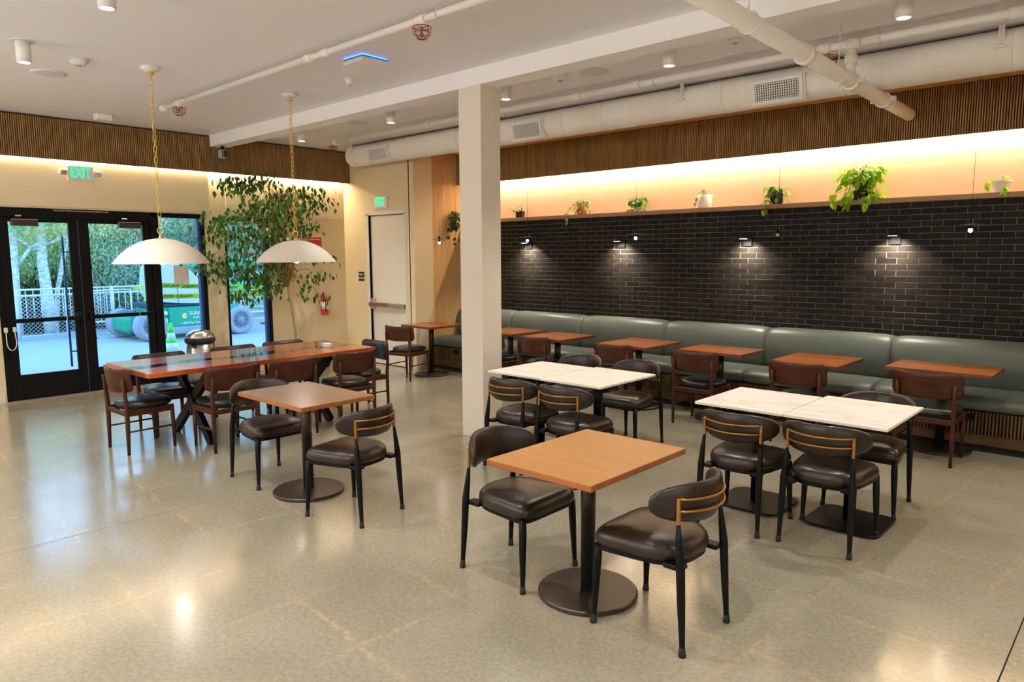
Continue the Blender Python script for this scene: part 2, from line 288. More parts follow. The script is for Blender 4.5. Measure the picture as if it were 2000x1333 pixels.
# ------------------------------------------------------------ mesh builder
class MB:
    def __init__(s): s.v = []; s.f = []; s.m = []; s.s = []
    def add(s, vs, fs, mi=0, smooth=False):
        o = len(s.v); s.v += [tuple(v) for v in vs]
        for f in fs: s.f.append(tuple(i+o for i in f)); s.m.append(mi); s.s.append(smooth)
        return s
    def box(s, x0, x1, y0, y1, z0, z1, mi=0):
        vs = [(x, y, z) for z in (z0, z1) for y in (y0, y1) for x in (x0, x1)]
        return s.add(vs, [(0, 2, 3, 1), (4, 5, 7, 6), (0, 1, 5, 4), (2, 6, 7, 3), (0, 4, 6, 2), (1, 3, 7, 5)], mi)
    def bbox(s, x0, x1, y0, y1, z0, z1, b=0.004, mi=0, M4=None):
        c = ((x0+x1)/2, (y0+y1)/2, (z0+z1)/2); h = ((x1-x0)/2, (y1-y0)/2, (z1-z0)/2); idx = {}; vs = []
        for sx in (-1, 1):
            for sy in (-1, 1):
                for sz in (-1, 1):
                    S = (sx, sy, sz)
                    for a in range(3):
                        p = [c[k]+S[k]*(h[k]-(0 if k == a else b)) for k in range(3)]
                        idx[(S, a)] = len(vs); vs.append(p)
        fs = []
        for a in range(3):
            o = [k for k in range(3) if k != a]
            for sg in (-1, 1):
                q = []
                for u, v in ((-1, -1), (1, -1), (1, 1), (-1, 1)):
                    S = [0, 0, 0]; S[a] = sg; S[o[0]] = u; S[o[1]] = v; q.append(idx[(tuple(S), a)])
                fl = (sg == 1) != (a == 1)
                fs.append(tuple(q) if fl else tuple(q[::-1]))
        for a in range(3):
            o = [k for k in range(3) if k != a]
            for u in (-1, 1):
                for v in (-1, 1):
                    A = [0, 0, 0]; B = [0, 0, 0]; A[a] = -1; B[a] = 1
                    A[o[0]] = B[o[0]] = u; A[o[1]] = B[o[1]] = v; A = tuple(A); B = tuple(B)
                    fs.append((idx[(A, o[0])], idx[(B, o[0])], idx[(B, o[1])], idx[(A, o[1])]))
        for S in [(x, y, z) for x in (-1, 1) for y in (-1, 1) for z in (-1, 1)]: fs.append(tuple(idx[(S, a)] for a in range(3)))
        if M4: vs = [M4 @ Vector(v) for v in vs]
        return s.add(vs, fs, mi)
    def tube(s, pts, r, n=8, mi=0, smooth=True, closed=False, flat=1.0):
        pts = [Vector(p) for p in pts]; K = len(pts); rs = r if isinstance(r, (list, tuple)) else [r]*K
        vs = []; ref = None
        for i, p in enumerate(pts):
            a = pts[(i-1) % K] if (closed or i) else p; b = pts[(i+1) % K] if (closed or i < K-1) else p
            t = (b-a).normalized()
            if ref is None: ref = Vector((0, 0, 1)) if abs(t.z) < 0.9 else Vector((1, 0, 0))
            u = (ref - t*ref.dot(t)).normalized(); ref = u; v = t.cross(u)
            for k in range(n):
                an = 2*PI*k/n; vs.append(p + u*math.cos(an)*rs[i]*flat + v*math.sin(an)*rs[i])
        fs = []
        for i in range(K if closed else K-1):
            j = (i+1) % K
            for k in range(n): fs.append((i*n+k, i*n+(k+1) % n, j*n+(k+1) % n, j*n+k))
        s.add(vs, fs, mi, smooth)
        if not closed:
            o = len(s.v)-len(vs); s.f.append(tuple(o+k for k in range(n))[::-1]); s.m.append(mi); s.s.append(False)
            s.f.append(tuple(o+(K-1)*n+k for k in range(n))); s.m.append(mi); s.s.append(False)
        return s
    def lathe(s, prof, n=24, c=(0, 0, 0), mi=0, smooth=True, M4=None, cap=True):
        vs = []; fs = []
        for r, z in prof:
            for k in range(n):
                a = 2*PI*k/n; vs.append(Vector((c[0]+r*math.cos(a), c[1]+r*math.sin(a), c[2]+z)))
        for i in range(len(prof)-1):
            for k in range(n): fs.append((i*n+k, i*n+(k+1) % n, (i+1)*n+(k+1) % n, (i+1)*n+k))
        if M4: vs = [M4 @ v for v in vs]
        s.add(vs, fs, mi, smooth); o = len(s.v)-len(vs)
        if not cap: return s
        if prof[0][0] > 1e-4: s.f.append(tuple(o+k for k in range(n))[::-1]); s.m.append(mi); s.s.append(False)
        if prof[-1][0] > 1e-4: s.f.append(tuple(o+(len(prof)-1)*n+k for k in range(n))); s.m.append(mi); s.s.append(False)
        return s
    def loops(s, rings, mi=0, smooth=True, cap=True):
        n = len(rings[0]); vs = [p for r in rings for p in r]; fs = []
        for i in range(len(rings)-1):
            for k in range(n): fs.append((i*n+k, i*n+(k+1) % n, (i+1)*n+(k+1) % n, (i+1)*n+k))
        s.add(vs, fs, mi, smooth)
        if cap:
            o = len(s.v)-len(vs)
            s.f.append(tuple(o+k for k in range(n))[::-1]); s.m.append(mi); s.s.append(smooth)
            s.f.append(tuple(o+(len(rings)-1)*n+k for k in range(n))); s.m.append(mi); s.s.append(smooth)
        return s
    def mesh(s, name, mats):
        me = bpy.data.meshes.new(name); me.from_pydata(s.v, [], s.f)
        for q in (mats if isinstance(mats, (list, tuple)) else [mats]): me.materials.append(M[q])
        me.polygons.foreach_set('material_index', s.m); me.polygons.foreach_set('use_smooth', s.s); me.update()
        return me
    def build(s, name, mats, parent=None, loc=(0, 0, 0), rot=(0, 0, 0), **tags):
        return mk(name, s.mesh(name, mats), parent, loc, rot, **tags)
def mk(name, me, parent=None, loc=(0, 0, 0), rot=(0, 0, 0), scale=None, **tags):
    o = bpy.data.objects.new(name, me); C.objects.link(o); o.location = loc; o.rotation_euler = rot
    if scale is not None: o.scale = scale
    if parent: o.parent = parent
    for k, v in tags.items(): o[k] = v
    return o
def thing(name, label, cat, loc=(0, 0, 0), rz=0, group=None, rot=None):
    o = mk(name, None, None, loc, rot or (0, 0, rz), label=label, category=cat)
    o.empty_display_size = 0.1
    if group: o['group'] = group
    return o
def kids(o): return [c for c in KID.get(o.name, [])]
def dup(root, loc, rz, label, group=None):
    byp = {}
    for o in C.objects:
        if o.parent: byp.setdefault(o.parent.name, []).append(o)
    def rec(o, par):
        c = o.copy(); C.objects.link(c); c.parent = par
        for ch in byp.get(o.name, []): rec(ch, c)
        return c
    r = rec(root, None); r.location = loc; r.rotation_euler = (0, 0, rz); r['label'] = label
    if group: r['group'] = group
    return r
def textmesh(s, size, depth=0.002, matn='signwhite', bold=0.0, align='CENTER'):
    cu = bpy.data.curves.new('text', 'FONT'); cu.body = s; cu.size = size; cu.extrude = depth; cu.offset = bold
    cu.align_x = align; cu.align_y = 'CENTER'; cu.resolution_u = 2; ob = bpy.data.objects.new('text', cu); C.objects.link(ob)
    dg = bpy.context.evaluated_depsgraph_get(); me = bpy.data.meshes.new_from_object(ob.evaluated_get(dg))
    bpy.data.objects.remove(ob); me.materials.clear(); me.materials.append(M[matn]); return me
def T(x=0, y=0, z=0): return Matrix.Translation((x, y, z))

XL, YE, XW, YB, ZC = -10.28, 7.07, -8.47, 8.2, 3.44
XR, YN = 13.0, -5.0
# ------------------------------------------------------------ structure
fl = MB().box(XL-0.1, XR, YN, YB+0.3, -0.12, -0.006).build('floor', 'slatback', kind='structure')
g = 0.0025
for (x0, x1, y0, y1, mm) in ((XL, -5.0, YN, 4.75, 'floor'), (XL, -5.0, 4.75, YB, 'floor'), (-5.0, -0.4, YN, 4.75, 'floor'), (-5.0, -0.4, 4.75, YB, 'floor'),
                             (-0.4, XR, YN, YB, 'terrazzo')):
    MB().bbox(x0+g, x1-g, y0+g, y1-g, -0.006, 0, 0.0015).build('slab', mm, fl)
MB().box(XL-0.3, XR, YN, YB+0.3, ZC, ZC+0.15).build('ceiling', 'ceil', kind='structure')
MB().box(XL+0.2, XR, 4.75, 4.97, 3.285, ZC).build('beam', 'beam', kind='structure')
co = MB().bbox(-5.017, -4.727, 4.75, 5.01, 0, 3.285, 0.004).build('column', 'column', kind='structure')
MB().bbox(-5.030, -5.017, 4.762, 5.0, 0, 3.285, 0.003).build('corner_strip', 'column', co)
# door wall (x = XL): pieces round the openings; doors/frame z 0..2.345 y 2.16..4.70 ; window z 0.4..2.33 y 5.0..5.7
wl_ = MB()
wl_.box(XL-0.25, XL, YN, 2.17, 0, ZC); wl_.box(XL-0.25, XL, 2.17, 4.70, 2.355, ZC); wl_.box(XL-0.25, XL, 4.70, 4.99, 0, ZC)
wl_.box(XL-0.25, XL, 4.99, 5.70, 2.335, ZC); wl_.box(XL-0.25, XL, 4.99, 5.70, 0, 0.30); wl_.box(XL-0.25, XL, 5.70, YE+0.2, 0, ZC)
wl_.box(XL, XL+0.035, YN, 4.775, 2.375, 2.96); wl_.box(XL, XL+0.012, 5.035, YE, 2.36, 2.96)
wL = wl_.build('wall_left', 'wall', kind='structure')
MB().bbox(XL, XL+0.012, 4.715, 4.735, 0, 2.355, 0.002).build('casing_strip', 'wall', wL)
MB().bbox(XL, XL+0.014, YN, 2.15, 0, 0.145, 0.003).build('baseboard_left', 'column', kind='structure')
MB().bbox(XL, XL+0.014, 5.72, YE, 0, 0.12, 0.003).build('baseboard_left', 'column', kind='structure')
# exit wall (y = YE) with door opening x -9.60..-8.70
we = MB(); we.box(XL-0.25, -9.60, YE, YE+0.2, 0, ZC); we.box(-8.70, XW-0.1, YE, YE+0.2, 0, ZC); we.box(-9.60, -8.70, YE, YE+0.2, 2.42, ZC)
we.box(-9.80, -8.55, YE+0.2, YE+0.3, 0, ZC)  # backing added behind the door to block sky light from its gaps
we.build('wall_exit', 'wall', kind='structure')
MB().bbox(XL, -9.66, YE-0.012, YE, 0, 0.10, 0.003).build('baseboard_exit', 'column', kind='structure')
MB().box(XW-0.12, XW, YE, 7.44, 0, ZC).build('wall_return', 'wall', kind='structure')
wp = MB().box(XW-0.12, XW-0.004, 7.44, 8.6, 0, ZC).build('wall_side', 'slatback', kind='structure')
for y0, y1 in ((7.44, 7.92), (7.92, 8.46)):
    MB().bbox(XW-0.004, XW+0.004, y0+0.001, y1-0.001, 0, ZC, 0.0015).build('panel', 'panel', wp)
MB().box(XL-0.25, XR, YN-0.1, YN, 0, ZC).build('wall_near', 'wall', kind='structure')
MB().box(XR, XR+0.1, YN, YB+0.3, 0, ZC).build('wall_right', 'wall', kind='structure')
# upper wall behind the shelf (panels with joints) and brick wall
wu = MB().box(XW-0.1, XR, 8.46, 8.6, 2.2, ZC).build('wall_back_upper', 'upper', kind='structure')
# ---- bricks
wb = MB().box(XW-0.1, XR, YB-0.002, YB+0.26, 0, 2.265).build('wall_back', 'mortar', kind='structure')
BL, BH, G = 0.2005, 0.0622, 0.0042
def brickshape(mb, cx, cz, jy, ja, w=BL, h=BH):
    x0, x1, z0, z1 = -w/2+G/2, w/2-G/2, -h/2+G/2, h/2-G/2; b = 0.0022
    R4 = T(cx, YB+jy, cz) @ Matrix.Rotation(ja, 4, 'Z') @ Matrix.Rotation(ja*0.7, 4, 'X')
    vs = [(x, 0.012, z) for x, z in ((x0, z0), (x1, z0), (x1, z1), (x0, z1))] + [(x, b-0.006, z) for x, z in ((x0, z0), (x1, z0), (x1, z1), (x0, z1))] + \
         [(x, -0.006, z) for x, z in ((x0+b, z0+b), (x1-b, z0+b), (x1-b, z1-b), (x0+b, z1-b))]
    fs = [(8, 9, 10, 11)]
    for k in range(4):
        j = (k+1) % 4; fs += [(k, j, 4+j, 4+k), (4+k, 4+j, 8+j, 8+k)]
    mb.add([R4 @ Vector(v) for v in vs], fs)
protos = []
rb = random.Random(3)
for k in range(8):
    q = MB(); brickshape(q, 0, 0, rb.uniform(-0.0015, 0.0015)-YB, rb.uniform(-0.009, 0.009)); protos.append(q.mesh('brick', 'brick'))
rows = []; zrow = 0.76
rest = MB(); cand = []
i = 0; z = 2.262-BH/2
while z > 0.70:
    off = 0 if i % 2 else BL/2; x = 2.2
    while x > XW:
        cx = x-off
        if XW+BL/2 >= cx: break
        cand.append((cx, z)); x -= BL
    lft = x-off+BL/2
    if lft-XW > 0.025: brickshape(rest, (lft+XW)/2, z, 0, 0, w=lft-XW)
    z -= BH; i += 1
cand.sort(key=lambda c: (0 if (-4.8 < c[0] < -0.86 and c[1] > 0.88) else 1, -c[0]))
inview = [c for c in cand if -3.45 < c[0] < -0.80 and c[1] > 0.90][:300]
ins = set(inview)
for c in cand:
    if c in ins: mk('brick', rb.choice(protos), wb, (c[0], YB, c[1]))
    else: brickshape(rest, c[0], c[1], rb.uniform(-0.0015, 0.0015), rb.uniform(-0.009, 0.009))
rest.build('bricks', 'brick', wb, kind='stuff')
# shelf ledge on top of the brick
MB().bbox(XW+0.004, XR, 8.10, 8.46, 2.262, 2.312, 0.002).build('trim_shelf', 'shelf', kind='structure')
# slatted bulkhead over the brick wall
bk = MB().box(XW, XR, 7.965, 8.0, 2.858, 3.325).build('trim_bulkhead_back', 'slatback', kind='structure')
sl = MB(); x = XW+0.012; rs = random.Random(5)
while x < 1.5:
    sl.bbox(x, x+0.013, 7.945, 7.966, 2.856, 3.318, 0.002); x += 0.0215
sl.build('slats', 'slat', bk, kind='stuff')
MB().box(XW, XR, 8.0, 8.46, 3.0, 3.05).build('cove_lid', 'white', bk)
sf = MB().box(XW, XR, 6.95, 8.46, 3.335, ZC).build('trim_soffit', 'slatback', kind='structure')
for a in range(13):
    MB().bbox(XW+a*1.56+0.001, XW+(a+1)*1.56-0.001, 6.95, 7.99, 3.325, 3.335, 0.001).build('panel', 'soffit', sf)
# slatted bulkhead over the door wall (front edge at x=-10.07)
bl = MB().box(-10.12, -10.09, YN, YE, 2.937, 3.425).build('trim_bulkhead_left', 'slatback', kind='structure')
sl = MB(); y = 0.8
while y < YE-0.01:
    sl.bbox(-10.091, -10.07, y, y+0.0135, 2.935, 3.418 if not 4.74 < y < 4.98 else 3.28, 0.002); y += 0.0225
sl.build('slats', 'slat', bl, kind='stuff')
MB().box(XL, -10.12, YN, YE, 3.03, 3.08).build('cove_lid', 'white', bl)

# ------------------------------------------------------------ entrance doors and windows (black aluminium)
X0, X1 = XL-0.16, XL+0.005
def jamb(y0, y1, z0, z1, parent, name='frame_bar', m_='black_alu', x0=X0, x1=X1): return MB().bbox(x0, x1, y0, y1, z0, z1, 0.003).build(name, m_, parent)
fr = MB().bbox(X0, X1, 2.17, 2.215, 0, 2.355, 0.003).build('door_1', 'black_alu', kind='structure')
jamb(4.66, 4.70, 0, 2.355, fr); jamb(3.965, 4.04, 0, 2.355, fr); jamb(2.17, 4.70, 2.295, 2.355, fr); jamb(2.215, 3.965, 2.24, 2.30, fr, 'header')
MB().bbox(X0-0.02, X1+0.03, 2.17, 3.97, 0, 0.014, 0.003).build('threshold', 'aluminium', fr)
tx = textmesh('DOOR MUST REMAIN UNLOCKED DURING BUSINESS HOURS', 0.0228, 0.0005); mk('door_notice', tx, fr, (X1+0.0015, 3.13, 2.332), (PI/2, 0, PI/2))
for nm, ya, yb in (('door_2', 2.215, 3.075), ('door_3', 3.085, 3.965)):
    d = MB().bbox(XL-0.07, XL-0.02, ya, ya+0.12, 0.015, 2.24, 0.003).build(nm, 'black_alu', kind='structure')
    xa, xb = XL-0.07, XL-0.02
    MB().bbox(xa, xb, yb-0.10, yb, 0.015, 2.24, 0.003).build('stile', 'black_alu', d)
    MB().bbox(xa, xb, ya+0.12, yb-0.10, 2.185, 2.24, 0.003).build('top_rail', 'black_alu', d)
    MB().bbox(xa, xb, ya+0.12, yb-0.10, 0.015, 0.32, 0.003).build('bottom_rail', 'black_alu', d)
    MB().box(XL-0.048, XL-0.042, ya+0.115, yb-0.095, 0.31, 2.19).build('pane', 'glass', d)
    pb = MB().bbox(XL+0.005, XL+0.05, ya+0.06, yb-0.03, 0.965, 1.015, 0.006).build('push_bar', 'black', d)
    hy = yb-0.09 if nm == 'door_2' else ya+0.04
    MB().bbox(XL-0.02, XL+0.055, hy, hy+0.06, 0.95, 1.05, 0.006).build('latch_case', 'black', pb)
    MB().bbox(XL+0.0505, XL+0.053, ya+0.64, ya+0.655, 0.962, 1.02, 0.001).build('trim_clip', 'aluminium', pb)
    c0 = ya+0.14 if nm == 'door_2' else yb-0.42
    cl = MB().bbox(XL-0.02, XL+0.045, c0, c0+0.28, 2.135, 2.215, 0.006).build('door_closer', mats='base', parent=d)
    MB().bbox(XL-0.0, XL+0.03, c0-0.02, c0+0.34, 2.225, 2.245, 0.003).build('closer_arm', 'black', cl)
    MB().bbox(XL+0.005, XL+0.04, c0+0.05, c0+0.11, 2.245, 2.262, 0.003).build('closer_shoe', 'aluminium', cl)
# exterior pull handle of the left leaf
ph = MB().tube([(XL-0.14, 2.93, 0.35), (XL-0.14, 2.93, 2.02)], 0.014, 8)
for zz in (0.55, 1.82): ph.tube([(XL-0.14, 2.93, zz), (XL-0.07, 2.99, zz)], 0.009, 6)
ph.build('pull_handle', 'navy_alu', bpy.data.objects['door_2'])
# door loop cable
dl = thing('door_loop_cable', 'white looped cable between two boxes beside the entrance door', 'cable', (XL, 2.2, 0))
lp = [(0.03, 0.0+0.01, 0.87)]
for k in range(13):
    a = PI*k/12; lp.append((0.03, 0.06-0.05*math.cos(a), 0.74-0.10*math.sin(a)))
lp.append((0.03, 0.10, 0.86))
MB().tube(lp, 0.006, 6).build('cord', 'white', dl)
for yy in (-0.005, 0.085): MB().bbox(0.0, 0.04, yy, yy+0.035, 0.86, 0.92, 0.004).build('junction_box', 'white', dl)
# side window next to the doors, and the separate window
for nm, ya, yb, za, zb in (('window_1', 4.04, 4.66, 0.06, 2.30), ('window_2', 4.99, 5.70, 0.30, 2.335)):
    xa, xb = X0, X1
    if nm == 'window_1':
        d = MB().bbox(xa, xb, ya-0.005, ya+0.025, za, zb, 0.003).build(nm, 'black_alu', kind='structure')
        MB().bbox(xa, xb, ya, yb, 0, 0.12, 0.003).build('sill', 'black_alu', d)
        MB().bbox(XL-0.10, XL-0.03, yb-0.045, yb, za, zb, 0.003).build('inner_reveal', 'navy_alu', d)
        MB().box(XL-0.058, XL-0.052, ya+0.02, yb-0.02, 0.11, zb).build('pane', 'glass', d)
    else:
        d = MB().bbox(xa, xb, ya, ya+0.035, za, zb, 0.003).build(nm, 'black_alu', kind='structure')
        MB().bbox(xa, xb, yb-0.04, yb, za, zb, 0.003).build('stile', 'black_alu', d)
        MB().bbox(xa, xb, ya+0.035, yb-0.04, zb-0.055, zb, 0.003).build('head', 'black_alu', d)
        MB().bbox(xa, xb, ya+0.035, yb-0.04, za, za+0.05, 0.003).build('sill', 'black_alu', d)
        MB().bbox(XL-0.10, XL-0.03, yb-0.085, yb-0.04, za, zb-0.055, 0.003).build('inner_reveal', 'navy_alu', d)
        MB().box(XL-0.058, XL-0.052, ya+0.03, yb-0.035, za+0.04, zb-0.05).build('pane', 'glass', d)
nt = MB().box(-0.001, 0.001, -0.105, 0.105, -0.135, 0.135).build('paper_notice', 'paper', None, (XL-0.045, 4.355, 1.50), label='sheet of paper taped inside the glass beside the entrance doors', category='notice')
MB().box(-0.0015, 0.0015, -0.025, 0.025, 0.125, 0.145).build('adhesive_tape', 'blue_emit' if False else 'navy_alu', nt)
# ------------------------------------------------------------ exit door (white)
fd = MB().bbox(-9.665, -9.60, YE-0.012, YE+0.12, 0, 2.42, 0.003).build('door_4', 'framewhite', kind='structure')
MB().bbox(-8.70, -8.66, YE-0.012, YE+0.12, 0, 2.42, 0.003).build('frame_jamb', 'framewhite', fd)
MB().bbox(-9.665, -8.66, YE-0.012, YE+0.12, 2.395, 2.455, 0.003).build('frame_head', 'framewhite', fd)
MB().bbox(-9.598, -9.57, YE+0.03, YE+0.12, 0, 2.395, 0.003).build('door_stop', 'aluminium', fd)
lf = MB().bbox(-9.57, -8.705, YE+0.035, YE+0.08, 0.012, 2.385, 0.002).build('door_leaf', 'doorwhite', fd)
MB().bbox(-9.585, -9.50, YE-0.02, YE+0.035, 0.90, 1.07, 0.006).build('latch_case', 'aluminium', lf)
MB().bbox(-9.60, -9.09, YE-0.05, YE-0.005, 0.945, 1.01, 0.008).build('push_bar', 'brassbar', lf)
MB().bbox(-9.09, -8.72, YE-0.04, YE+0.035, 0.94, 1.005, 0.006).build('bar_housing', 'aluminium', lf)

# ------------------------------------------------------------ ceiling services
def lampcan(x, y, label):
    t = thing('ceiling_spotlight', label, 'light', (x, y, ZC), group='white cylinder ceiling spotlights')
    MB().lathe([(0.085, -0.006), (0.085, 0)], 24).build('ceiling_plate', 'white', t)
    MB().lathe([(0.042, -0.165), (0.052, -0.165), (0.052, -0.008), (0.02, -0.006)], 24, cap=False).build('housing', 'white', t)
    MB().lathe([(0.0, -0.160), (0.047, -0.160), (0.047, -0.157)], 20).build('lens', 'lamp', t)
    return t
names = {(-6.78, 1.74): 'white cylinder ceiling spotlight nearest the left edge, above the first pendant', (-4.97, 1.74): 'white cylinder ceiling spotlight cut off at the top left',
         (-8.69, 5.35): 'white cylinder ceiling spotlight above the leafy indoor tree', (-6.78, 5.35): 'white cylinder ceiling spotlight left of the column behind the beam',
         (-4.97, 5.35): 'small white ceiling spotlight just right of the column', (-3.15, 5.35): 'white cylinder ceiling spotlight between the beam and the duct, mid ceiling',
         (-1.42, 5.35): 'white cylinder ceiling spotlight near the top right corner'}
for x, y in DOWN: lampcan(x, y, names.get((x, y), 'white cylinder ceiling spotlight over the near part of the room'))
for (x, y, lb) in ((-7.76, 2.18, 'flat round ceiling speaker beside the leftmost spotlight'), (-4.09, 5.61, 'flat round ceiling speaker next to the large smoke detector'), (-7.8, 5.63, 'flat round ceiling speaker in front of the duct, left of the column')):
    t = thing('ceiling_speaker', lb, 'speaker', (x, y, ZC), group='round ceiling speakers')
    MB().lathe([(0.13, -0.008), (0.145, -0.006), (0.15, 0)], 32).build('rim', 'white', t)
    MB().lathe([(0.0, -0.010), (0.12, -0.010), (0.13, -0.008)], 32).build('grille', 'pale', t)
def detector(x, y, r, h, lb):
    t = thing('smoke_detector', lb, 'smoke detector', (x, y, ZC))
    MB().lathe([(r, -0.012), (r, 0)], 28).build('base_plate', 'white', t)
    MB().lathe([(r*0.45, -h), (r*0.62, -h*0.96), (r*0.85, -h*0.45), (r*0.92, -0.012)], 28).build('body', 'white', t)
    MB().lathe([(0.0, -h-0.008), (r*0.3, -h-0.006), (r*0.3, -h)], 16).build('sensor', 'grey', t)
detector(-7.04, 2.21, 0.085, 0.055, 'small white smoke detector beside the left round ceiling speaker')
detector(-5.96, 4.22, 0.05, 0.055, 'small round white detector between the blue-lit panel and the beam')
detector(-4.32, 5.39, 0.085, 0.085, 'large white smoke detector right of the column, under the ceiling')
detector(-2.69, 5.57, 0.05, 0.03, 'tiny flat ceiling detector under the beam near the slanting pipe')
MB().bbox(-0.06, 0.06, -0.09, 0.09, -0.075, 0, 0.01).build('ceiling_box', 'white', None, (-9.5, 3.2, ZC), label='square white box on the ceiling near the slatted wood band', category='junction box')
# wireless unit with blue glow
bu = thing('glowing_ceiling_panel', 'flat white ceiling unit glowing blue at two edges', 'ceiling device', (-5.27, 3.90, ZC))
MB().bbox(-0.14, 0.14, -0.14, 0.14, -0.055, -0.02, 0.006).build('cover', 'white', bu, rot=(0, 0, 0))
MB().box(-0.135, 0.135, -0.135, 0.135, -0.02, -0.012).build('mount', 'navy_alu', bu)
MB().box(-0.13, 0.13, -0.13, 0.13, -0.0119, -0.002).build('light_ring', 'blue_emit', bu)
# sprinkler pipes
def cagehead(x, y, z, par):
    t = mk('sprinkler', None, par, Vector((x, y, z))-par.location)
    MB().tube([(0, 0, 0.05), (0, 0, -0.02)], 0.012, 8).tube([(0, 0, -0.02), (0, 0, -0.045)], 0.008, 6).lathe([(0.0, -0.05), (0.02, -0.05), (0.02, -0.047)], 10).build('head', 'brassbar', t)
    cg = MB()
    for k in range(8):
        a = 2*PI*k/8; ca, sa = math.cos(a), math.sin(a)
        cg.tube([(0.065*ca, 0.065*sa, 0), (0.06*ca, 0.06*sa, -0.045), (0.03*ca, 0.03*sa, -0.078), (0, 0, -0.082)], 0.0022, 4)
    for r, z_ in ((0.066, 0), (0.061, -0.04), (0.034, -0.075)):
        cg.tube([(r*math.cos(2*PI*k/16), r*math.sin(2*PI*k/16), z_) for k in range(16)], 0.0026, 4, closed=True)
    for a in (0.3, 0.3+PI/2): cg.tube([(0.065*math.cos(a), 0.065*math.sin(a), 0), (-0.065*math.cos(a), -0.065*math.sin(a), 0)], 0.0024, 4)
    cg.build('cage', 'cage', t)
def hanger(mb, x, y, z, r):
    mb.tube([(x, y+(r+.004)*math.sin(a), z+(r+.004)*math.cos(a)) for a in [2*PI*k/14 for k in range(14)]], 0.005, 5, closed=True)
    mb.tube([(x, y, z+r), (x, y, ZC)], 0.005, 6)
p1 = thing('sprinkler_pipe', 'thin white sprinkler pipe running left of the beam', 'pipe', (0, 3.42, 3.375))
MB().tube([(-8.35, 0, 0), (XR-.1, 0, 0)], 0.024, 16).build('pipe', 'pipe', p1)
for x in (-8.3, -7.92, -5.4, -5.15, -3.97, -2.0):
    cp = MB().tube([(x-0.05, 0, 0), (x+0.05, 0, 0)], 0.033, 16)
    if x in (-7.92, -3.97): cp.tube([(x, 0, 0), (x, 0, -0.05)], 0.02, 10)
    cp.build('coupling', 'pipe', p1)
for x in (-7.7, -5.45, -3.8, -1.6):
    hg = MB().tube([(x, .03*math.sin(2*PI*k/14), .03*math.cos(2*PI*k/14)) for k in range(14)], 0.004, 5, closed=True).tube([(x, 0, .026), (x, 0, ZC-3.375)], 0.004, 6)
    hg.build('hanger', 'pipe', p1)
cagehead(-7.92, 3.42, 3.325, p1); cagehead(-3.97, 3.42, 3.325, p1)
p2 = thing('sprinkler_pipe', 'white pipe running along the front of the round duct', 'pipe', (0, 6.0, 3.355))
MB().tube([(-8.95, 0.02, 0), (XR-.1, 0.02, 0)], 0.031, 16).build('pipe', 'pipe', p2)
for x in (-8.9, -6.9, -4.6, -3.9, -2.15, -1.93, -0.9): MB().tube([(x-0.045, 0.02, 0), (x+0.045, 0.02, 0)], 0.042, 16).build('coupling', 'pipe', p2)
for x in (-8.55, -6.4, -3.7, -1.75, 0.3):
    hg = MB(); hg.tube([(x, .02+.038*math.sin(2*PI*k/14), .038*math.cos(2*PI*k/14)) for k in range(14)], 0.004, 5, closed=True); hg.tube([(x, .02, .035), (x, .02, ZC-3.355)], 0.004, 6); hg.build('hanger', 'pipe', p2)
cagehead(-8.95, 6.02, 3.30, p2); cagehead(-2.12, 6.02, 3.29, p2)
# fat pipe crossing towards the brick wall
p3 = thing('drain_pipe', 'thick white pipe slanting across the top right, with clamps and rounded end', 'pipe', (0, 0, 0))
A, B = Vector((-1.90, 2.6, 3.09)), Vector((-1.985, 7.85, 3.075)); dv = (B-A).normalized(); R_ = 0.056
MB().tube([A, B, B+dv*0.03, B+dv*0.05], [R_, R_, R_*0.8, R_*0.3], 24).build('pipe', 'pipe', p3)
def at_y(y): return A + (B-A)*((y-A.y)/(B.y-A.y))
for y in (5.05, 6.05, 6.95):
    q = at_y(y); cp = MB().tube([at_y(y-0.035), at_y(y+0.035)], R_+0.012, 20)
    if y > 6: cp.box(q.x-0.10, q.x-0.06, y-0.02, y+0.02, q.z-0.02, q.z+0.02); cp.box(q.x+0.06, q.x+0.10, y-0.02, y+0.02, q.z-0.02, q.z+0.02)
    cp.build('coupling', 'pipe', p3)
for y in (4.15, 5.75):
    q = at_y(y); hg = MB(); hg.tube([(q.x+(R_+.006)*math.cos(2*PI*k/16), y, q.z+(R_+.006)*math.sin(2*PI*k/16)) for k in range(16)], 0.005, 5, closed=True)
    hg.tube([(q.x-0.02, y, q.z+R_), (q.x, y, q.z+R_+0.06)], 0.004, 5); hg.tube([(q.x, y, q.z+R_), (q.x, y, ZC)], 0.004, 6); hg.build('hanger', 'pipe', p3)
q = at_y(6.02); MB().tube([(q.x, 6.02, q.z), (q.x, 6.02, 3.36)], 0.036, 16).tube([(q.x, 6.02, 3.20), (q.x, 6.02, 3.27)], 0.047, 16).tube([(q.x, 6.02, 3.31), (q.x, 6.02, 3.36)], 0.046, 16).build('riser', 'pipe', p3)
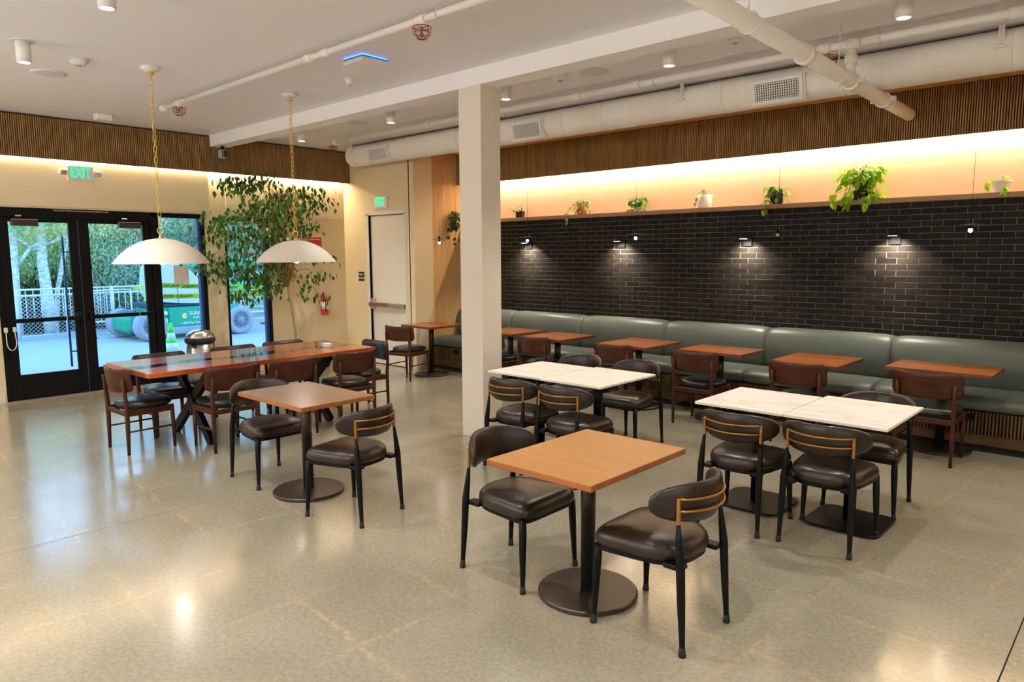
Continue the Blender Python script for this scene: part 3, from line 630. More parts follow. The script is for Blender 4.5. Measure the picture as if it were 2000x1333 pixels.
# duct
dc = thing('air_duct', 'long round white air duct under the ceiling above the banquette', 'duct', (0, 6.72, 3.272))
R_ = 0.157
d = MB(); prof = [(-9.52, 0.03), (-9.515, 0.09), (-9.50, 0.125), (-9.46, 0.150), (-9.40, R_)]
xs = -9.40
while xs < XR-0.2: xs += 1.2; prof.append((min(xs, XR-.1), R_))
rings = [[(x, r*math.cos(2*PI*k/48), r*math.sin(2*PI*k/48)) for k in range(48)] for x, r in prof]
d.loops(rings).build('duct_body', 'duct', dc)
for x in (-9.25, -8.1, -7.0, -5.25, -4.7, -3.3, -2.2, -1.0, 0.2): MB().tube([(x, (R_+.001)*math.cos(2*PI*k/40), (R_+.001)*math.sin(2*PI*k/40)) for k in range(40)], 0.004, 5, closed=True).build('seam_ring', 'duct', dc)
for x in (-9.3, -6.7, -3.72, -1.07):
    hg = MB(); hg.bbox(x-0.02, x+0.02, -0.155, -0.149, -0.02, 0.165, 0.001); hg.bbox(x-0.035, x+0.035, -0.185, -0.155, -0.01, 0.01, 0.002); hg.tube([(x, -0.17, 0), (x, -0.17, ZC-3.262)], 0.005, 6); hg.build('hanger', 'duct', dc)
def register(x, lb):
    t = thing('air_register', lb, 'air vent', (x, 6.72, 3.255), rot=(math.radians(13), 0, 0), group='air registers on the duct')
    # local -Y faces the room
    bx = MB(); bx.box(-0.25, 0.25, -0.172, -0.10, -0.112, 0.112); bx.build('boot', 'duct', t)
    f_ = MB()
    for a in ((-0.235, 0.235, 0.075, 0.105), (-0.235, 0.235, -0.105, -0.075)): f_.bbox(a[0], a[1], -0.19, -0.175, a[2], a[3], 0.002)
    for a in ((-0.235, -0.20), (0.20, 0.235)): f_.bbox(a[0], a[1], -0.19, -0.175, -0.075, 0.075, 0.002)
    f_.build('frame', 'white', t)
    MB().box(-0.20, 0.20, -0.178, -0.176, -0.075, 0.075).build('plenum', 'vent', t)
    v_ = MB()
    for k in range(19): v_.box(-0.20+0.4*(k+.5)/19-0.0035, -0.20+0.4*(k+.5)/19+0.0035, -0.189, -0.178, -0.075, 0.075)
    for k in range(7): v_.box(-0.20, 0.20, -0.187, -0.179, -0.075+0.15*(k+.5)/7-0.003, -0.075+0.15*(k+.5)/7+0.003)
    v_.build('blades', 'white', t, kind='stuff')
register(-8.62, 'white air register at the left end of the round duct'); register(-5.75, 'white air register on the duct just right of the column'); register(-2.75, 'large white air register on the duct, rightmost of three')
# motion sensor / small black loudspeaker under beam
ms = thing('hanging_speaker', 'small black speaker box hanging at the left end of the beam', 'speaker', (-9.93, 4.86, 3.285))
MB().tube([(0, 0, 0), (0, 0, -0.05)], [0.03, 0.012], 10).build('bracket', 'black', ms)
MB().bbox(-0.05, 0.05, -0.045, 0.045, -0.165, -0.05, 0.012).build('cabinet', 'grey', ms, rot=(0, 0, math.radians(20)))
MB().bbox(0.045, 0.056, -0.034, 0.034, -0.155, -0.06, 0.004).build('grille', 'blackmatte', ms, rot=(0, 0, math.radians(0)))

# ------------------------------------------------------------ dome pendants over the long table
def dome(x, y, lb):
    t = thing('dome_pendant', lb, 'pendant lamp', (x, y, 1.69), group='dome pendants over the long table')
    R = 0.412; H_ = 0.232; pr_ = []
    for k in range(15):
        a = (PI/2)*k/14; pr_.append((R*math.cos(a*0.97)**1.0, H_*math.sin(a)))
    prof = [(R*math.sin(u*1.02)/math.sin(1.02), H_*(math.cos(u*1.02)-math.cos(1.02))/(1-math.cos(1.02))) for u in [k/16 for k in range(16, -1, -1)]]
    prof[-1] = (0.008, H_)
    inner = [(max(0.006, r-0.006), z-0.006) for r, z in prof][::-1]
    MB().lathe([prof[0]] + prof[1:] , 64, cap=False).build('shade', 'shade', t)
    MB().lathe([(r, max(z, 0.0)) for r, z in inner], 64, cap=False).build('shade_lining', 'shade', t)
    MB().lathe([(0.018, H_), (0.02, H_+0.01), (0.012, H_+0.03), (0.006, H_+0.045)], 16).build('finial', 'chain', t)
    MB().tube([(0.028*math.cos(2*PI*k/18), 0.0, H_+0.07+0.028*math.sin(2*PI*k/18)) for k in range(18)], 0.004, 6, closed=True).build('ring', 'chain', t, rot=(0, 0, math.radians(42)))
    MB().lathe([(0.0, -0.012), (0.03, -0.002), (0.05, 0.03), (0.045, 0.065), (0.02, 0.10), (0.018, 0.14)], 18).build('bulb', 'bulb', t)
    MB().lathe([(0.03, 0.14), (0.03, 0.2)], 14).build('socket', 'chain', t)
    top = ZC-1.69
    MB().lathe([(0.012, top-0.075), (0.03, top-0.06), (0.025, top-0.045)], 14).build('hook_plate', 'chain', t)
    MB().lathe([(0.02, top-0.045), (0.055, top-0.03), (0.085, top-0.012), (0.085, top)], 24).build('canopy', 'white', t)
    link = MB(); L_ = 0.031; r_ = 0.0125
    pts = [(r_*math.cos(a), 0, (L_-r_)*(1 if math.sin(a) >= 0 else -1)*(1 if abs(math.sin(a)) > 1e-6 else 1) + r_*math.sin(a)) for a in [2*PI*k/14+0.001 for k in range(14)]]
    link.tube(pts, 0.0032, 5, closed=True); lm = link.mesh('chain_link', 'chain')
    z = H_+0.098+0.026; k = 0
    while z < top-0.075:
        mk('chain_link', lm, t, (0, 0, z), (0, 0, math.radians(45+8*math.sin(k)) + (PI/2 if k % 2 else 0))); z += 0.0485; k += 1
dome(-6.89, 2.74, 'white dome pendant on a brass chain, left one, before the entrance doors'); dome(-6.95, 4.16, 'white dome pendant on a brass chain, right one, before the indoor tree')

for x, y in FILL_LAMPS:  # stems and caps added to carry the unseen fill lamps
    t = thing('fill_pendant', 'added fill-light pendant out of view behind the camera', 'pendant lamp', (x, y, 2.55), group='added fill-light pendants')
    MB().tube([(0, 0, 0.15), (0, 0, ZC-2.55)], 0.004, 6).build('stem', 'black', t)
    MB().lathe([(0.03, 0.15), (0.05, 0.145), (0.05, 0.17), (0.02, 0.18)], 16).build('cap', 'black', t)
# ------------------------------------------------------------ signs
def exit_sign(loc, rz, lb, heads):
    t = thing('exit_sign', lb, 'exit sign', loc, rz)
    MB().bbox(-0.15, 0.15, -0.035, 0.0, -0.095, 0.095, 0.006).build('housing', 'white', t)
    mk('lettering', textmesh('EXIT', 0.185, 0.003, 'green_emit', 0.002), t, (0, -0.038, 0.004), (PI/2, 0, 0), (0.62, 1, 1))
    if heads:
        for s in (-1, 1):
            h = MB().bbox(-0.042, 0.042, -0.05, 0.0, -0.033, 0.033, 0.01).build('lamp_head', 'grey', t, (s*0.205, -0.01, 0.01), (0.2, 0, -s*0.25))
            MB().tube([(s*0.15, -0.015, 0.0), (s*0.18, -0.02, 0.005)], 0.008, 6).build('lamp_arm', 'white', t)
exit_sign((XL+0.045, 3.13, 2.80), PI/2, 'green EXIT sign with two emergency lamp heads above the entrance doors', True)
exit_sign((-9.24, YE-0.001, 2.585), 0, 'small green EXIT sign above the white exit door', False)
def plaque(loc, rz, w_, h_, lines, lb, cat='sign', mm='signblack', nm='wall_plaque'):
    t = thing(nm, lb, cat, loc, rz)
    MB().bbox(-w_/2, w_/2, -0.008, 0, -h_/2, h_/2, 0.003).build('plate', mm, t)
    for s_, size, z_ in lines: mk('lettering', textmesh(s_, size, 0.0008, 'signwhite', 0.001), t, (0, -0.0095, z_), (PI/2, 0, 0))
plaque((-9.83, YE, 1.42), 0, 0.15, 0.15, [('EXIT', 0.05, 0.03), ('ROUTE', 0.045, -0.03)], 'small black EXIT ROUTE plaque left of the white exit door')
plaque((XL, 5.92, 1.50), PI/2, 0.19, 0.30, [('MAXIMUM', 0.035, 0.06), ('OCCUPANCY', 0.03, 0.0), ('IS  76', 0.04, -0.06)], 'black maximum occupancy plaque on the cream wall behind the tree')
rd = thing('red_wall_sign', 'red sign on the cream wall, half hidden by the right dome pendant', 'sign', (XL, 6.49, 1.93), PI/2)
MB().bbox(-0.13, 0.13, -0.01, 0, -0.13, 0.13, 0.004).build('plate', 'red', rd)
bars = MB()
for z_ in (0.09, -0.02, -0.06, -0.09): bars.box(-0.10, 0.10, -0.0115, -0.010, z_-0.006, z_+0.006)
bars.build('printed_lines', 'signwhite', rd)
# fire extinguisher
fe = thing('fire_extinguisher', 'red fire extinguisher with yellow tag on the cream wall', 'fire extinguisher', (XL+0.075, 6.60, 0.80))
MB().lathe([(0.0, 0), (0.052, 0.0), (0.056, 0.012), (0.056, 0.24), (0.045, 0.275), (0.02, 0.29), (0.018, 0.30)], 24).build('cylinder', 'red', fe)
MB().lathe([(0.0568, 0.085), (0.0568, 0.215)], 24).build('paper_label', 'paper', fe)
MB().lathe([(0.058, 0.222), (0.058, 0.234)], 24).build('strap', 'black', fe)
MB().bbox(-0.075, -0.056, -0.03, 0.03, 0.02, 0.34, 0.003).build('wall_bracket', 'red', fe)
MB().bbox(-0.02, 0.02, -0.02, 0.02, 0.295, 0.33, 0.004).bbox(-0.01, 0.012, -0.06, 0.05, 0.335, 0.347, 0.003).build('valve', 'aluminium', fe)
MB().tube([(0.02, -0.02, 0.31), (0.035, -0.045, 0.29), (0.062, -0.03, 0.24), (0.064, -0.028, 0.08), (0.062, -0.028, 0.05)], [0.008, 0.008, 0.008, 0.008, 0.011], 8).build('hose', 'blackmatte', fe)
MB().bbox(0.03, 0.034, 0.045, 0.105, 0.19, 0.28, 0.001).build('inspection_tag', 'yellow', fe, rot=(0.15, 0, 0))

# ------------------------------------------------------------ bin
bn = thing('pedal_bin', 'brushed steel dome-top trash bin by the side window', 'trash can', (-9.86, 4.36, 0))
MB().lathe([(0.18, 0.0), (0.187, 0.01), (0.187, 0.03)], 36).build('base_ring', 'black', bn)
MB().lathe([(0.183, 0.03), (0.185, 0.59)], 36).build('body', 'steel', bn)
MB().lathe([(0.196, 0.585), (0.198, 0.59), (0.198, 0.632), (0.19, 0.636)], 36).build('rim', 'blackmatte', bn)
MB().lathe([(0.19, 0.636), (0.186, 0.66), (0.165, 0.70), (0.12, 0.735), (0.06, 0.752), (0.0, 0.757)], 36).build('dome_lid', 'steel', bn)
MB().bbox(-0.05, 0.05, -0.235, -0.19, 0.585, 0.622, 0.008).build('lid_latch', 'black', bn, rot=(0, 0, math.radians(35)))

# ------------------------------------------------------------ banquette
bq = thing('banquette', 'long sage green vinyl banquette with slatted base along the black brick wall', 'banquette', (0, 0, 0))
seams = [XW+0.015, -7.28, -5.97, -4.66, -3.35, -2.04, -0.73, 0.58, 1.9]
def cushion(x0, x1, outline, ex=0.03, pw=5.0):
    rings = []; n = 14
    cyy = sum(p[0] for p in outline)/len(outline); czz = sum(p[1] for p in outline)/len(outline)
    for k in range(n+1):
        t_ = -1+2*k/n; t_ = math.copysign(abs(t_)**0.5, t_)
        x = (x0+x1)/2 + t_*(x1-x0)/2
        s_ = 1-0.10*abs(t_)**10 - (0.0)
        rings.append([(x, cyy+(y-cyy)*s_, czz+(z-czz)*s_) for y, z in outline])
    return MB().loops(rings)
def smooth_outline(P, n=3):
    for _ in range(n):
        Q = []
        for i in range(len(P)):
            a, b = P[i], P[(i+1) % len(P)]
            Q += [(a[0]*.75+b[0]*.25, a[1]*.75+b[1]*.25), (a[0]*.25+b[0]*.75, a[1]*.25+b[1]*.75)]
        P = Q
    return P
backo = smooth_outline([(8.19, 0.42), (7.93, 0.42), (7.87, 0.62), (7.89, 0.80), (7.96, 0.905), (8.10, 0.925), (8.19, 0.90)], 2)[::-1]
seato = smooth_outline([(8.05, 0.355), (7.36, 0.355), (7.32, 0.40), (7.325, 0.455), (7.40, 0.495), (7.60, 0.505), (7.95, 0.49), (8.05, 0.46)], 2)[::-1]
for a, b in zip(seams, seams[1:]):
    cushion(a+0.002, b-0.002, backo).build('back_cushion', 'vinyl', bq)
    cushion(a+0.002, b-0.002, seato).build('seat_cushion', 'vinyl', bq)
MB().box(XW+0.005, 1.9, 7.365, 8.15, 0.0, 0.36).build('plinth_box', 'slatback', bq)
MB().bbox(XW+0.005, 1.9, 7.33, 7.365, 0.065, 0.155, 0.003).build('bottom_rail', 'darkrail', bq)
MB().box(XW+0.005, 1.9, 7.363, 7.368, 0.0, 0.36).build('backing_board', 'slatback', bq)
sl = MB(); x = XW+0.02
while x < 1.85: sl.bbox(x, x+0.014, 7.343, 7.366, 0.155, 0.357, 0.002); x += 0.0265
sl.build('slats', 'slatdark', bq, kind='stuff')
for x in (-7.88, -1.26):
    MB().bbox(x-0.065, x+0.065, 7.335, 7.345, 0.275, 0.335, 0.002).build('outlet_plate', 'black', bq)

# ------------------------------------------------------------ tables
def pedestal(t, h, rb=0.258, square=False):
    if square:
        w_, r_ = 0.235, 0.09; o = []
        for cx_, cy2, a0 in ((w_-r_, w_-r_, 0), (-w_+r_, w_-r_, PI/2), (-w_+r_, -w_+r_, PI), (w_-r_, -w_+r_, 1.5*PI)):
            for k in range(8): a = a0+PI/2*k/7; o.append((cx_+r_*math.cos(a), cy2+r_*math.sin(a)))
        rings = [[(x*s, y*s, z) for x, y in o] for z, s in ((0.006, 0.97), (0.008, 1.0), (0.016, 1.0), (0.02, 0.975))]
        MB().loops(rings, smooth=False).build('base_plate', 'black', t)
    else:
        MB().lathe([(rb-0.01, 0.004), (rb, 0.007), (rb, 0.021), (rb-0.006, 0.026), (0.04, 0.029)], 56, smooth=False).build('base_plate', 'base', t)
    MB().lathe([(0.038, 0.024), (0.038, h-0.30), (0.0385, h-0.30), (0.0385, h-0.02)], 24, smooth=True).build('pole', 'black' if square else 'base', t)
    MB().bbox(-0.17, 0.17, -0.02, 0.02, h-0.022, h, 0.004).bbox(-0.02, 0.02, -0.17, 0.17, h-0.0215, h-0.0005, 0.004).build('spider_bracket', 'black', t)
def table(x, y, w_, d_, kind, lb, group, rz=0, veneer='table'):
    t = thing('cafe_table', lb, 'table', (x, y, 0), rz, group)
    if kind == 'quartz':
        MB().bbox(-w_/2, w_/2, -d_/2, d_/2, 0.727, 0.745, 0.002).build('tabletop', 'quartz', t); pedestal(t, 0.727, square=True)
    elif kind == 'cherry':
        MB().bbox(-w_/2, w_/2, -d_/2, d_/2, 0.715, 0.7445, 0.002).build('tabletop', 'tableedge', t)
        MB().bbox(-w_/2+0.001, w_/2-0.001, -d_/2+0.001, d_/2-0.001, 0.7435, 0.7455, 0.0005).build('veneer', veneer, t); pedestal(t, 0.715)
    else:
        tp = MB().bbox(-w_/2, w_/2, -d_/2, d_/2, 0.715, 0.744, 0.002).build('tabletop', 'table2edge', t)
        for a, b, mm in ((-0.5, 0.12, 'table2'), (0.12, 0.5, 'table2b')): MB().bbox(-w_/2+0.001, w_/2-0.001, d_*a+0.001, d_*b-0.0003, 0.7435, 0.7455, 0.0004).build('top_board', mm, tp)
        pedestal(t, 0.715, 0.255)
    return t
table(-2.12, 2.885, 0.64, 0.83, 'cherry', 'brown wooden cafe table in the centre foreground on a round metal base', 'round-based wooden cafe tables')
table(-4.65, 2.81, 0.88, 0.60, 'cherry', 'brown wooden cafe table left of the column on a round metal base', 'round-based wooden cafe tables', veneer='walnuttop')
GQ = 'white quartz tables in joined pairs'
table(-4.075, 4.82, 0.60, 0.74, 'quartz', 'left white quartz table of the pair nearest the column', GQ); table(-3.46, 4.835, 0.61, 0.80, 'quartz', 'right white quartz table of the pair nearest the column', GQ)
table(-2.055, 4.79, 0.605, 0.72, 'quartz', 'left white quartz table of the pair at the right', GQ); table(-1.44, 4.83, 0.61, 0.80, 'quartz', 'right white quartz table of the pair at the right', GQ)
GT = 'amber wood tables along the banquette'
TB = [(-7.985, 6.95, 0.66, 0.60, 'small amber wood table by the oak panel, left of the column'), (-6.49, 7.05, 0.64, 0.66, 'amber wood banquette table partly hidden by the column'),
      (-5.62, 6.98, 0.64, 0.70, 'amber wood banquette table second to the right of the column'), (-4.47, 7.04, 0.66, 0.76, 'amber wood banquette table under the second wall sconce'),
      (-3.48, 7.08, 0.72, 0.56, 'amber wood banquette table directly behind the right pair of quartz tables, left side'), (-2.45, 6.99, 0.63, 0.74, 'amber wood banquette table second from the right edge'),
      (-1.43, 7.23, 0.82, 0.56, 'amber wood banquette table nearest the right edge, wider than it is deep')]
for x, y, w_, d_, lb in TB: table(x, y, w_, d_, 'amber', lb, GT)
# long epoxy table
lt = thing('communal_table', 'long glossy red wood table with dark resin stripe by the entrance', 'table', (-6.955, 3.59, 0))
tp = MB().bbox(-0.51, 0.51, -1.205, 1.205, 0.705, 0.75, 0.004).build('tabletop', 'river', lt)
rl = random.Random(4); N_ = 40; ring = []
Lp = [(-0.05+0.05*math.sin(k*0.5)+rl.uniform(-.012, .012), -1.2+2.4*k/N_) for k in range(N_+1)]
Rp = [(0.13+0.045*math.sin(k*0.37+1)+rl.uniform(-.012, .012), -1.2+2.4*k/N_) for k in range(N_+1)]
mb = MB(); vs = [(x, y, 0.7508) for x, y in Lp]+[(x, y, 0.7508) for x, y in Rp]+[(x, y, 0.74) for x, y in Lp]+[(x, y, 0.74) for x, y in Rp]; n1 = N_+1
fs = [(k, n1+k, n1+k+1, k+1) for k in range(N_)]+[(2*n1+k, k, k+1, 2*n1+k+1) for k in range(N_)]+[(n1+k, 3*n1+k, 3*n1+k+1, n1+k+1) for k in range(N_)]
mb.add(vs, fs).build('resin_river', 'resin', tp)
def bar(mb, a, b, w_, d_):
    a, b = Vector(a), Vector(b); t_ = (b-a).normalized(); s_ = Vector((0, 1, 0)); n_ = t_.cross(s_).normalized()
    vs = [p+n_*u*w_/2+s_*v*d_/2 for p in (a, b) for u, v in ((-1, -1), (1, -1), (1, 1), (-1, 1))]
    mb.add(vs, [(3, 2, 1, 0), (4, 5, 6, 7), (0, 1, 5, 4), (1, 2, 6, 5), (2, 3, 7, 6), (3, 0, 4, 7)])
for yy in (-0.63, 0.66):
    f_ = MB(); bar(f_, (-0.37, yy-0.02, 0.01), (0.40, yy+0.02, 0.695), 0.085, 0.05); bar(f_, (0.44, yy-0.02, 0.01), (-0.37, yy+0.02, 0.695), 0.085, 0.05)
    f_.bbox(-0.44, -0.30, yy-0.05, yy+0.05, 0.69, 0.704, 0.002).bbox(0.33, 0.47, yy-0.05, yy+0.05, 0.69, 0.704, 0.002)
    f_.build('trestle', 'black', lt)
    g_ = MB(); 
    dm = [Vector((0.03, yy-0.03, 0.46)), Vector((0.11, yy-0.03, 0.34)), Vector((0.03, yy-0.03, 0.22)), Vector((-0.05, yy-0.03, 0.34))]
    g_.add([p for p in dm]+[p+Vector((0, 0.06, 0)) for p in dm], [(3, 2, 1, 0), (4, 5, 6, 7), (0, 1, 5, 4), (1, 2, 6, 5), (2, 3, 7, 6), (3, 0, 4, 7)])
    g_.build('centre_block', 'black', lt)
# wire napkin caddy
cd = thing('wire_caddy', 'tiny wire napkin holder on the far end of the long table', 'caddy', (-6.83, 4.42, 0.7505))
wr = MB()
for yy in (-0.035, 0.035):
    for xx in [-0.06+0.02*k for k in range(7)]: wr.tube([(xx, yy, 0), (xx, yy, 0.055)], 0.0018, 4)
    wr.tube([(-0.06, yy, 0.055), (0.06, yy, 0.055)], 0.0025, 4); wr.tube([(-0.06, yy, 0.003), (0.06, yy, 0.003)], 0.0025, 4)
for xx in (-0.06, 0.06): wr.tube([(xx, -0.035, 0.003), (xx, 0.035, 0.003)], 0.0025, 4)
wr.build('wire_basket', 'steel', cd); MB().bbox(-0.055, 0.055, -0.028, 0.028, 0.004, 0.045, 0.002).build('napkins', 'signwhite', cd)

# ------------------------------------------------------------ chairs
def superring(w_back, w_front, y0, y1, z, s, n=40, e=3.2, ef=None):
    out = []; eb = e; ef = ef or e; cyy = (y0+y1)/2; hy = (y1-y0)/2
    for k in range(n):
        a = 2*PI*k/n; c_, s_ = math.cos(a), math.sin(a)
        e = ef if s_ > 0 else eb
        uy = math.copysign(abs(s_)**(2/e), s_); ux = math.copysign(abs(c_)**(2/e), c_)
        wd = w_back+(w_front-w_back)*(uy+1)/2
        out.append((ux*wd/2*s, cyy+uy*hy*s, z))
    return out
def pathy(x, base, k): return base+k*x*x
def make_round():
    t = thing('leather_chair', '', 'chair', (0, 0, 0), group='round-back leather chairs with brass rails')
    rings = [superring(0.40, 0.492, -0.20, 0.262, z, s, n=56, e=2.7, ef=5.5) for s, z in ((0.93, 0.392), (0.975, 0.396), (1.0, 0.410), (0.995, 0.430), (0.965, 0.450), (0.90, 0.466), (0.75, 0.477), (0.5, 0.483), (0.2, 0.485))]
    MB().loops(rings).build('seat', 'leather', t)
    rings = [superring(0.36, 0.468, -0.185, 0.245, z, 1.0, n=56, e=3.0, ef=7) for z in (0.370, 0.399)]
    fr_ = MB().loops(rings, smooth=False)
    for s in (-1, 1): fr_.bbox(min(s*0.130, s*0.194), max(s*0.130, s*0.192), -0.210, -0.12, 0.372, 0.394, 0.004)
    fr_.build('seat_frame', 'black', t)
    for s in (-1, 1):
        lg = MB().tube([(s*0.228, 0.232, 0.0), (s*0.226, 0.230, 0.035), (s*0.219, 0.224, 0.20), (s*0.214, 0.221, 0.31), (s*0.212, 0.219, 0.392)], [0.0135, 0.0125, 0.018, 0.0205, 0.019], 14).build('leg', 'black', t)
        MB().tube([(s*0.2285, 0.2325, 0.0), (s*0.228, 0.232, 0.012), (s*0.2255, 0.2295, 0.045)], [0.0165, 0.0165, 0.0125], 12).build('foot_cap', 'blackmatte', lg)
        lg = MB().tube([(s*0.205, -0.235, 0.0), (s*0.204, -0.234, 0.035), (s*0.200, -0.222, 0.22), (s*0.197, -0.212, 0.40), (s*0.192, -0.200, 0.51), (s*0.189, -0.193, 0.585)], [0.0135, 0.0125, 0.018, 0.0205, 0.0145, 0.009], 14).build('leg', 'black', t)
        MB().tube([(s*0.205, -0.235, 0.0), (s*0.205, -0.235, 0.012), (s*0.204, -0.233, 0.045)], [0.0165, 0.0165, 0.0125], 12).build('foot_cap', 'blackmatte', lg)
        MB().bbox(s*0.188-0.0085, s*0.188+0.0085, -0.2, -0.184, 0.583, 0.703, 0.003).build('brass_post', 'gold', t)
    for zz in (0.697, 0.643):
        pts = []
        for k in range(21):
            x = -0.188+0.376*k/20; pts.append((x, -0.192-0.088*(1-(x/0.188)**2)**0.85, zz))
        MB().tube(pts, 0.0062, 8).build('brass_rail', 'gold', t)
    # curved oval pad
    rings = []; n = 30; W = 0.258
    for k in range(n+1):
        u = math.sin(PI/2*(-1+2*k/n)); x = u*W
        h = 0.092*max(0.0, 1-abs(u)**3.2)**0.42+0.002; th = 0.024*max(0.0, 1-abs(u)**6)**0.5+0.003
        yc = -0.244+2.75*x*x*(1-0.12*abs(u)); dy = 5.2*x; nl = math.sqrt(1+dy*dy); nx, ny = -dy/nl, 1/nl
        ring = []
        for j in range(18):
            a = 2*PI*j/18; cz = math.copysign(abs(math.sin(a))**0.85, math.sin(a)); cn = math.copysign(abs(math.cos(a))**0.85, math.cos(a))
            ring.append((x+nx*cn*th, yc+ny*cn*th - 0.10*cz*h, 0.672+cz*h))
        rings.append(ring)
    MB().loops(rings).build('backrest', 'leather', t)
    return t
def make_wood():
    t = thing('walnut_chair', '', 'chair', (0, 0, 0), group='walnut chairs with black seats')
    rings = [superring(0.42, 0.47, -0.20, 0.255, z, s, e=2.5) for s, z in ((0.88, 0.405), (0.97, 0.409), (1.0, 0.424), (0.99, 0.440), (0.93, 0.453), (0.8, 0.462), (0.5, 0.467), (0.2, 0.468))]
    MB().loops(rings).build('seat', 'blackleather', t)
    rings = [superring(0.36, 0.40, -0.17, 0.215, z, 1.0, e=2.5) for z in (0.385, 0.408)]
    MB().loops(rings, smooth=False).build('seat_board', 'blackmatte', t)
    for s in (-1, 1):
        MB().tube([(s*0.205, 0.205, 0.0), (s*0.205, 0.203, 0.2), (s*0.205, 0.198, 0.40)], [0.0135, 0.0185, 0.0175], 10).build('leg', 'chairwood', t)
        MB().tube([(s*0.212, -0.205, 0.0), (s*0.212, -0.200, 0.25), (s*0.212, -0.198, 0.42), (s*0.212, -0.212, 0.60), (s*0.212, -0.222, 0.685)], [0.0135, 0.019, 0.0195, 0.0165, 0.012], 10).build('leg', 'chairwood', t)
        MB().bbox(min(s*0.200, s*0.222), max(s*0.200, s*0.222), -0.19, 0.19, 0.345, 0.40, 0.005).build('side_rail', 'chairwood', t)
        MB().tube([(s*0.209, -0.20, 0.205), (s*0.207, 0.20, 0.205)], 0.0085, 8).build('stretcher', 'chairwood', t)
    for ya in (0.185, -0.208): MB().bbox(-0.2, 0.2, ya, ya+0.021, 0.345, 0.39, 0.005).build('cross_rail', 'chairwood', t)
    # bent backrest with rounded corners
    def panel(off, thk, W, z0, z1, mm, nm):
        n, mz = 22, 7; G_ = []
        for side in (0, 1):
            for i in range(n+1):
                u = -1+2*i/n; x = u*W; yc = -0.252+1.15*x*x; dy = 2.3*x; nl = math.sqrt(1+dy*dy); nx, ny = -dy/nl, 1/nl
                cr_ = max(0, (abs(u)-0.86)/0.14); hz = (z1-z0)/2*(1-0.30*cr_**2.2); zc = (z0+z1)/2
                for j in range(mz+1):
                    v = -1+2*j/mz; zz = zc+v*hz+0.012*abs(u)**2*(v+1)/2-0.012*(1-u*u)*(1-v)/2
                    o_ = off+(thk if side else 0)
                    G_.append((x+nx*o_, yc+ny*o_-(zz-0.68)*0.12, zz))
        st = (n+1)*(mz+1); fs = []
        for i in range(n):
            for j in range(mz):
                a = i*(mz+1)+j; b = a+mz+1
                fs.append((a, b, b+1, a+1)); fs.append((st+a+1, st+b+1, st+b, st+a))
        for i in range(n):
            a = i*(mz+1); b = a+mz+1; fs.append((st+a, st+b, b, a)); a += mz; b += mz; fs.append((a, b, st+b, st+a))
        for j in range(mz): fs.append((j, j+1, st+j+1, st+j)); q_ = n*(mz+1)+j; fs.append((st+q_, st+q_+1, q_+1, q_))
        MB().add(G_, fs, smooth=True).build(nm, mm, t)
    panel(0.0, 0.016, 0.265, 0.568, 0.765, 'chairback', 'backrest')
    panel(0.0165, 0.016, 0.245, 0.588, 0.752, 'blackleather', 'back_pad')
    return t
rc = make_round(); first = [True]
def place_round(x, y, deg, lb):
    if first[0]:
        first[0] = False; rc.location = (x, y, 0); rc.rotation_euler = (0, 0, math.radians(deg-90)); rc['label'] = lb; return
    dup(rc, (x, y, 0), math.radians(deg-90), lb)
place_round(-2.60, 2.875, 1, 'brown leather chair left of the centre foreground table, facing right')
place_round(-1.685, 2.885, 179, 'nearest brown leather chair, right of the foreground table with brass rails showing')
place_round(-4.02, 2.79, 192, 'brown leather chair with brass rails, right of the left wooden table')
place_round(-5.19, 2.80, 0, 'brown leather chair left of the left wooden table, facing right')
place_round(-3.93, 4.40, 90, 'brown leather chair right of the column, back to the camera, left of its pair')
place_round(-3.385, 4.40, 90, 'brown leather chair at the column-side quartz pair, back to the camera, right one')
place_round(-4.25, 5.53, 270, 'brown leather chair mostly hidden behind the left quartz table near the column')
place_round(-3.62, 5.56, 268, 'brown leather chair behind the column-side quartz pair, facing the camera')
place_round(-1.98, 4.41, 90, 'brown leather chair at the right quartz pair, back to the camera, left one')
place_round(-1.455, 4.45, 91, 'brown leather chair at the right quartz pair, back to the camera, right one')
place_round(-1.46, 5.29, 270, 'brown leather chair behind the right quartz pair, facing the camera')
wc = make_wood(); first2 = [True]
def place_wood(x, y, deg, lb):
    if first2[0]:
        first2[0] = False; wc.location = (x, y, 0); wc.rotation_euler = (0, 0, math.radians(deg-90)); wc['label'] = lb; return
    dup(wc, (x, y, 0), math.radians(deg-90), lb)
place_wood(-6.94, 2.48, 92, 'walnut chair at the near left end of the long table')
place_wood(-6.40, 3.035, 180, 'walnut chair on the near side of the long table, leftmost of three')
place_wood(-6.38, 3.64, 180, 'walnut chair on the near side of the long table, middle of three')
place_wood(-6.38, 4.35, 180, 'walnut chair on the near side of the long table, rightmost of three')
place_wood(-6.80, 4.86, 266, 'walnut chair at the far right end of the long table, black back pad facing out')
place_wood(-7.42, 2.93, 0, 'walnut chair on the window side of the long table, leftmost, seat visible')
place_wood(-7.42, 3.72, 0, 'walnut chair on the window side of the long table, middle one, mostly hidden')
place_wood(-7.42, 4.33, 0, 'walnut chair on the window side of the long table, farthest from the doors')
place_wood(-8.02, 6.53, 100, 'walnut chair standing before the white exit door at the small table')
place_wood(-6.40, 6.72, 90, 'walnut chair almost wholly hidden behind the column')
place_wood(-5.675, 6.75, 90, 'walnut chair at the banquette, first right of the column')
place_wood(-4.51, 6.75, 90, 'walnut chair at the banquette, second right of the column')
place_wood(-3.53, 6.77, 91, 'walnut chair at the banquette, third right of the column, seat visible')
place_wood(-2.455, 6.70, 90, 'walnut chair at the banquette, second from the right edge')
place_wood(-1.43, 6.84, 89, 'walnut chair at the banquette, nearest the right edge')

